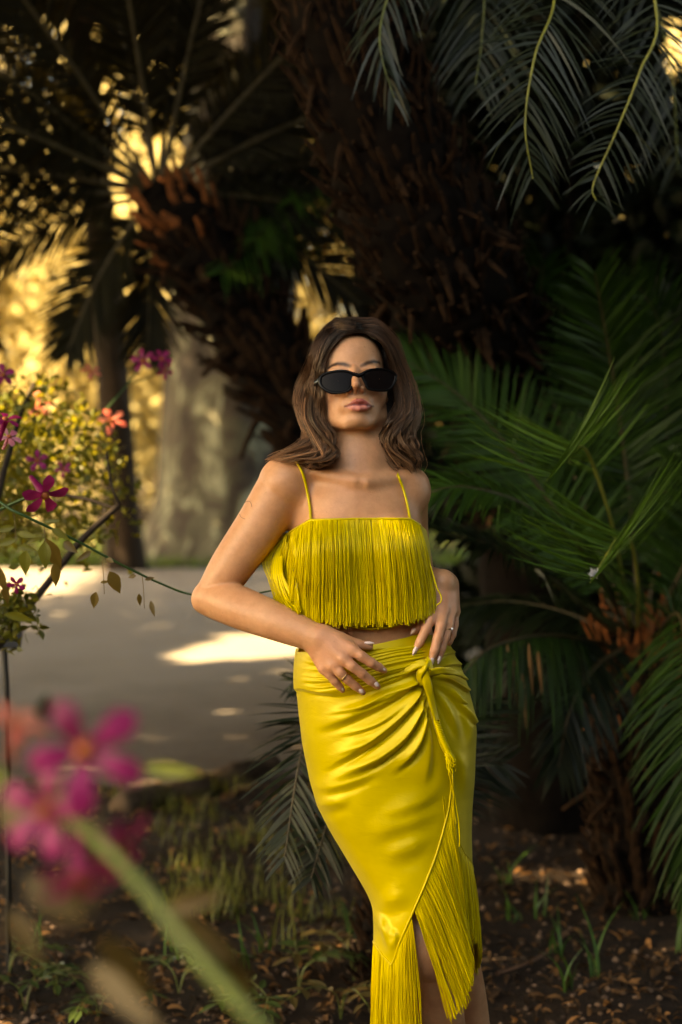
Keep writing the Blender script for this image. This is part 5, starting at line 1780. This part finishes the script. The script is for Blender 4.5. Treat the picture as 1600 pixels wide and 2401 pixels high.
stem(climber, [(-60, 1130, 3.5), (15, 1188, 3.45), (70, 1215, 3.45), (180, 1268, 3.5), (300, 1332, 3.55), (400, 1378, 3.6), (455, 1395, 3.62), (540, 1402, 3.66), (640, 1384, 3.7)], .0034, .0018, M_VSTEM)
stem(climber, [(-60, 1230, 3.6), (0, 1195, 3.6), (50, 1172, 3.58), (78, 1162, 3.56)], .0045, .0028, M_VSTEM)
stem(climber, [(278, 1185, 4.2), (190, 1268, 4.2), (110, 1370, 4.2), (60, 1430, 4.15), (-40, 1560, 4.1)], .008, .011, M_VWOOD, 'branch')
stem(climber, [(140, 1158, 4.25), (210, 1172, 4.22), (278, 1190, 4.2), (262, 1140, 4.2), (250, 1060, 4.3)], .005, .003, M_VWOOD, 'branch')
stem(climber, [(-60, 2300, 4.1), (-40, 1900, 4.1), (-30, 1560, 4.1), (-20, 1250, 4.2), (40, 1000, 4.6), (80, 900, 5.0)], .014, .006, M_VWOOD, 'branch')


def hang_leaf(px, py, d, L, w, dirpx, mat, parent=climber, rnd=None):
    """leaf from its stalk pixel, pointing along a pixel direction"""
    p0 = P(px, py, d); p1 = P(px + dirpx[0], py + dirpx[1], d + rng.uniform(-.02, .02))
    me = with_rnd(leaf_mesh(L, w, .12, .25), np.clip(rng.normal(.55, .2), 0, 1) if rnd is None else rnd)
    o = obj('leaf', me, mat, parent)
    place(o, p0, p1 - p0, np.array([rng.normal(0, .35), -1, .3]))


for a in [(257, 1340, 3.5, .052, .030, (30, 60), M_VDRY), (226, 1388, 3.5, .038, .021, (-8, 40), M_VDRY), (106, 1270, 3.45, .056, .030, (0, 62), M_VLEAF), (108, 1262, 3.5, .075, .042, (20, 45), M_VDRY),
          (128, 1320, 3.45, .050, .024, (6, 60), M_VDRY), (62, 1290, 3.42, .054, .029, (-5, 60), M_VLEAF), (354, 1408, 3.6, .036, .013, (8, 40), M_VDRY), (326, 1392, 3.6, .028, .012, (4, 35), M_VDRY),
          (120, 1240, 3.45, .045, .018, (45, 25), M_VLEAF), (100, 1255, 3.45, .04, .016, (-60, 30), M_VLEAF), (105, 1225, 3.45, .035, .012, (40, -6), M_VLEAF), (150, 1270, 3.5, .04, .02, (35, 30), M_VDRY),
          (35, 1235, 3.45, .045, .016, (-50, 10), M_VLEAF), (38, 1265, 3.45, .045, .017, (-50, 14), M_VLEAF), (40, 1250, 3.45, .045, .016, (60, 10), M_VLEAF), (42, 1282, 3.45, .04, .016, (45, 8), M_VLEAF),
          (215, 1292, 3.5, .04, .014, (-30, 20), M_VDRY), (320, 1350, 3.56, .022, .010, (-22, 4), M_VDRY), (340, 1360, 3.56, .022, .010, (20, -6), M_VDRY), (250, 1310, 3.5, .02, .012, (25, 12), M_VDRY),
          (236, 1366, 3.5, .02, .008, (20, -3), M_VDRY), (10, 1440, 3.6, .07, .02, (50, 10), M_VLEAF), (0, 1330, 3.6, .06, .025, (10, 60), M_VDRY), (12, 1370, 3.6, .05, .02, (6, 60), M_VDRY)]:
    hang_leaf(*a)
for x0_, y0_, n_ in ((33, 1200, 7), (104, 1235, 5), (334, 1352, 6), (240, 1318, 6)):                       # fine leaf stalks
    stem(climber, [(x0_, y0_, 3.47), (x0_ + 3, y0_ + 30, 3.46), (x0_ + 5, y0_ + 75, 3.45)], .0009, .0006, M_VDRY, 'leaf_stalk', 12)
for p, d, nrm, sz, mt, rl in (((105, 1160, 3.52), 0, (.5, -.6, -.5), .095, M_PETAL, .2), ((12, 985, 3.6), 0, (.3, -.3, .9), .07, M_PETAL, .0), ((22, 1025, 3.7), 0, (.4, -.5, .6), .055, M_PETALP, .5),
                              ((8, 880, 4.4), 0, (.3, -.8, .4), .06, M_PETAL, 0), ((336, 846, 5.2), 0, (-.3, -.8, .3), .075, M_PETAL, 0), ((380, 842, 5.3), 0, (.2, -.8, .5), .065, M_PETAL, .4), ((386, 868, 5.3), 0, (.5, -.7, -.3), .055, M_PETAL, .8),
                              ((88, 1080, 4.4), 0, (.2, -.9, .2), .055, M_PETAL, 0), ((92, 950, 5.0), 0, (.2, -.7, .6), .085, M_PETALS, 0), ((262, 988, 5.1), 0, (.2, -.7, .6), .085, M_PETALS, .4), ((215, 872, 5.3), 0, (.2, -.7, .6), .06, M_PETALS, .4),
                              ((150, 1100, 4.6), 0, (-.2, -.9, .3), .045, M_PETAL, .4), ((40, 1370, 3.7), 0, (0, -.9, -.3), .04, M_PETAL, .4)):
    flower(climber, P(*p), nrm, sz, mt, rl, tube_len=sz * .7)
stem(climber, [(250, 960, 5.1), (300, 900, 5.15), (336, 850, 5.22)], .003, .002, M_VSTEM)
stem(climber, [(300, 900, 5.15), (360, 880, 5.25), (382, 850, 5.3)], .0025, .002, M_VSTEM)
# small leaved bushy part
n = 3000
p = clumpy(n, P(-90, 1240, 5.0) - [0, .35, 0], P(250, 935, 5.0) + [0, .35, 0], 70, .07)
px_, py_, _ = pix(p)
p = p[(py_ > 880 + 1.1 * np.maximum(px_ - 150, 0)) & (px_ < 330)]
k = len(p); mb = MB()
leaf_scatter(p, rnd_dirs(k), rnd_dirs(k) + [-.3, 0, .8], .030 * rng.uniform(.6, 1.3, k), .016, np.clip(rng.normal(.5, .25, k), 0, 1), mb=mb)
obj('foliage', mb.mesh('climber_foliage'), M_VLEAF, climber, kind='stuff')
n = 260
p = P(20, 1445, 4.0) + rng.normal(0, 1, (n, 3)) * [.035, .04, .035]
mb = MB(); leaf_scatter(p, rnd_dirs(n), rnd_dirs(n) + [0, 0, .8], .03, .014, rng.uniform(0, .5, n), mb=mb)
obj('foliage', mb.mesh('climber_foliage_low'), M_VLEAF, climber, kind='stuff')

# plant label on a thin post
sg = thing('plant_sign', 'small dark plant label board on a thin post at the path edge', 'sign', tuple(ground(22, 2280)))
M_SIGN = simple('sign_black', (.008, .007, .006), .5, 0, .4, .3)
b0, b1 = P(-30, 1518, 4.5), P(46, 1476, 4.5)
v = np.array([[b0[0], b0[1], b0[2]], [b1[0], b0[1], b0[2]], [b1[0], b0[1] + .03, b1[2]], [b0[0], b0[1] + .03, b1[2]], [b0[0], b0[1] + .02, b0[2] - .006], [b1[0], b0[1] + .02, b0[2] - .006], [b1[0], b0[1] + .05, b1[2] - .006], [b0[0], b0[1] + .05, b1[2] - .006]])
obj('board', new_mesh('sign_board', v, np.array([[0, 1, 2, 3], [7, 6, 5, 4], [0, 4, 5, 1], [1, 5, 6, 2], [2, 6, 7, 3], [3, 7, 4, 0]]), False), M_SIGN, sg)
q = crom(np.array([P(10, 1515, 4.52), P(18, 1700, 4.52), ground(22, 2280)]), 20)
v, f = tubes(q[None], .008, 8); mb = MB(); mb.add(v, f); obj('post', mb.mesh('sign_post'), M_SIGN, sg)

# ------------------------------------------------------------------ blossoming stem close to the camera
near_v = thing('flowering_plant', 'out of focus magenta flowers on a thick green stem close to the camera', 'flowering plant', tuple(P(980, 6000, 1.15) * [1, 1, 0]))
DN = 1.2
stem(near_v, [(980, 6060, 1.15), (960, 4600, 1.15), (880, 3200, 1.17), (760, 2600, 1.1), (640, 2440, 1.11), (470, 2250, 1.14), (350, 2100, 1.17), (250, 1990, 1.19), (170, 1925, 1.22)], .0070, .0042, simple('near_stem', (.085, .115, .018), .5, 0, .4, .25), n=80)
stem(near_v, [(170, 1925, 1.22), (150, 1850, 1.23), (180, 1790, 1.23), (200, 1765, 1.22)], .004, .003, M_VSTEM, n=14)
flower(near_v, P(200, 1762, DN), (.05, -1, .15), .076, M_PETAL, .35, tube_len=.04)
flower(near_v, P(110, 1905, DN + .03), (-.4, -.8, .2), .068, M_PETAL, .9, tube_len=.04)
flower(near_v, P(190, 2055, DN), (.2, -.6, -.7), .060, M_PETAL, .1, tube_len=.04)
flower(near_v, P(280, 1985, DN + .05), (.8, -.4, -.3), .055, M_PETAL, .5, tube_len=.035)
flower(near_v, P(40, 1700, DN + .1), (.2, -.4, .85), .045, M_PETALS, .5, tube_len=.035)
M_NL = leaf_mat('near_leaf_olive', (.05, .037, .010), (.13, .085, .026), .3, .5, .35)
M_NG = leaf_mat('near_leaf_green', (.03, .05, .007), (.11, .13, .014), .3, .5, .35)
for px, py, d, L, w, dr, mt in ((330, 1800, 1.5, .055, .014, (60, 5), M_NG), (70, 1830, 1.4, .03, .02, (30, 20), M_NG), (110, 1840, 1.35, .04, .03, (10, 40), M_NG), (20, 1820, 1.4, .05, .03, (-40, 10), M_NG),
                                (200, 1920, 1.28, .07, .028, (40, 60), M_NL), (180, 2010, 1.3, .06, .035, (10, 40), M_NL), (60, 2060, 1.3, .06, .03, (60, 45), M_NL), (20, 2130, 1.28, .05, .02, (30, 50), M_NL),
                                (210, 2260, 1.22, .085, .022, (50, 50), M_NL), (230, 2200, 1.22, .075, .026, (40, 40), M_NL), (380, 2150, 1.36, .07, .03, (50, 30), M_NL), (430, 2200, 1.36, .06, .03, (50, 20), M_NL),
                                (500, 2240, 1.36, .06, .03, (60, 60), M_NL), (390, 2130, 1.36, .05, .02, (40, -10), M_NL), (110, 1690, 1.45, .03, .02, (0, -30), M_CYC), (0, 1880, 1.4, .06, .04, (50, 20), M_NL)):
    hang_leaf(px, py, d, L, w, dr, mt, near_v)
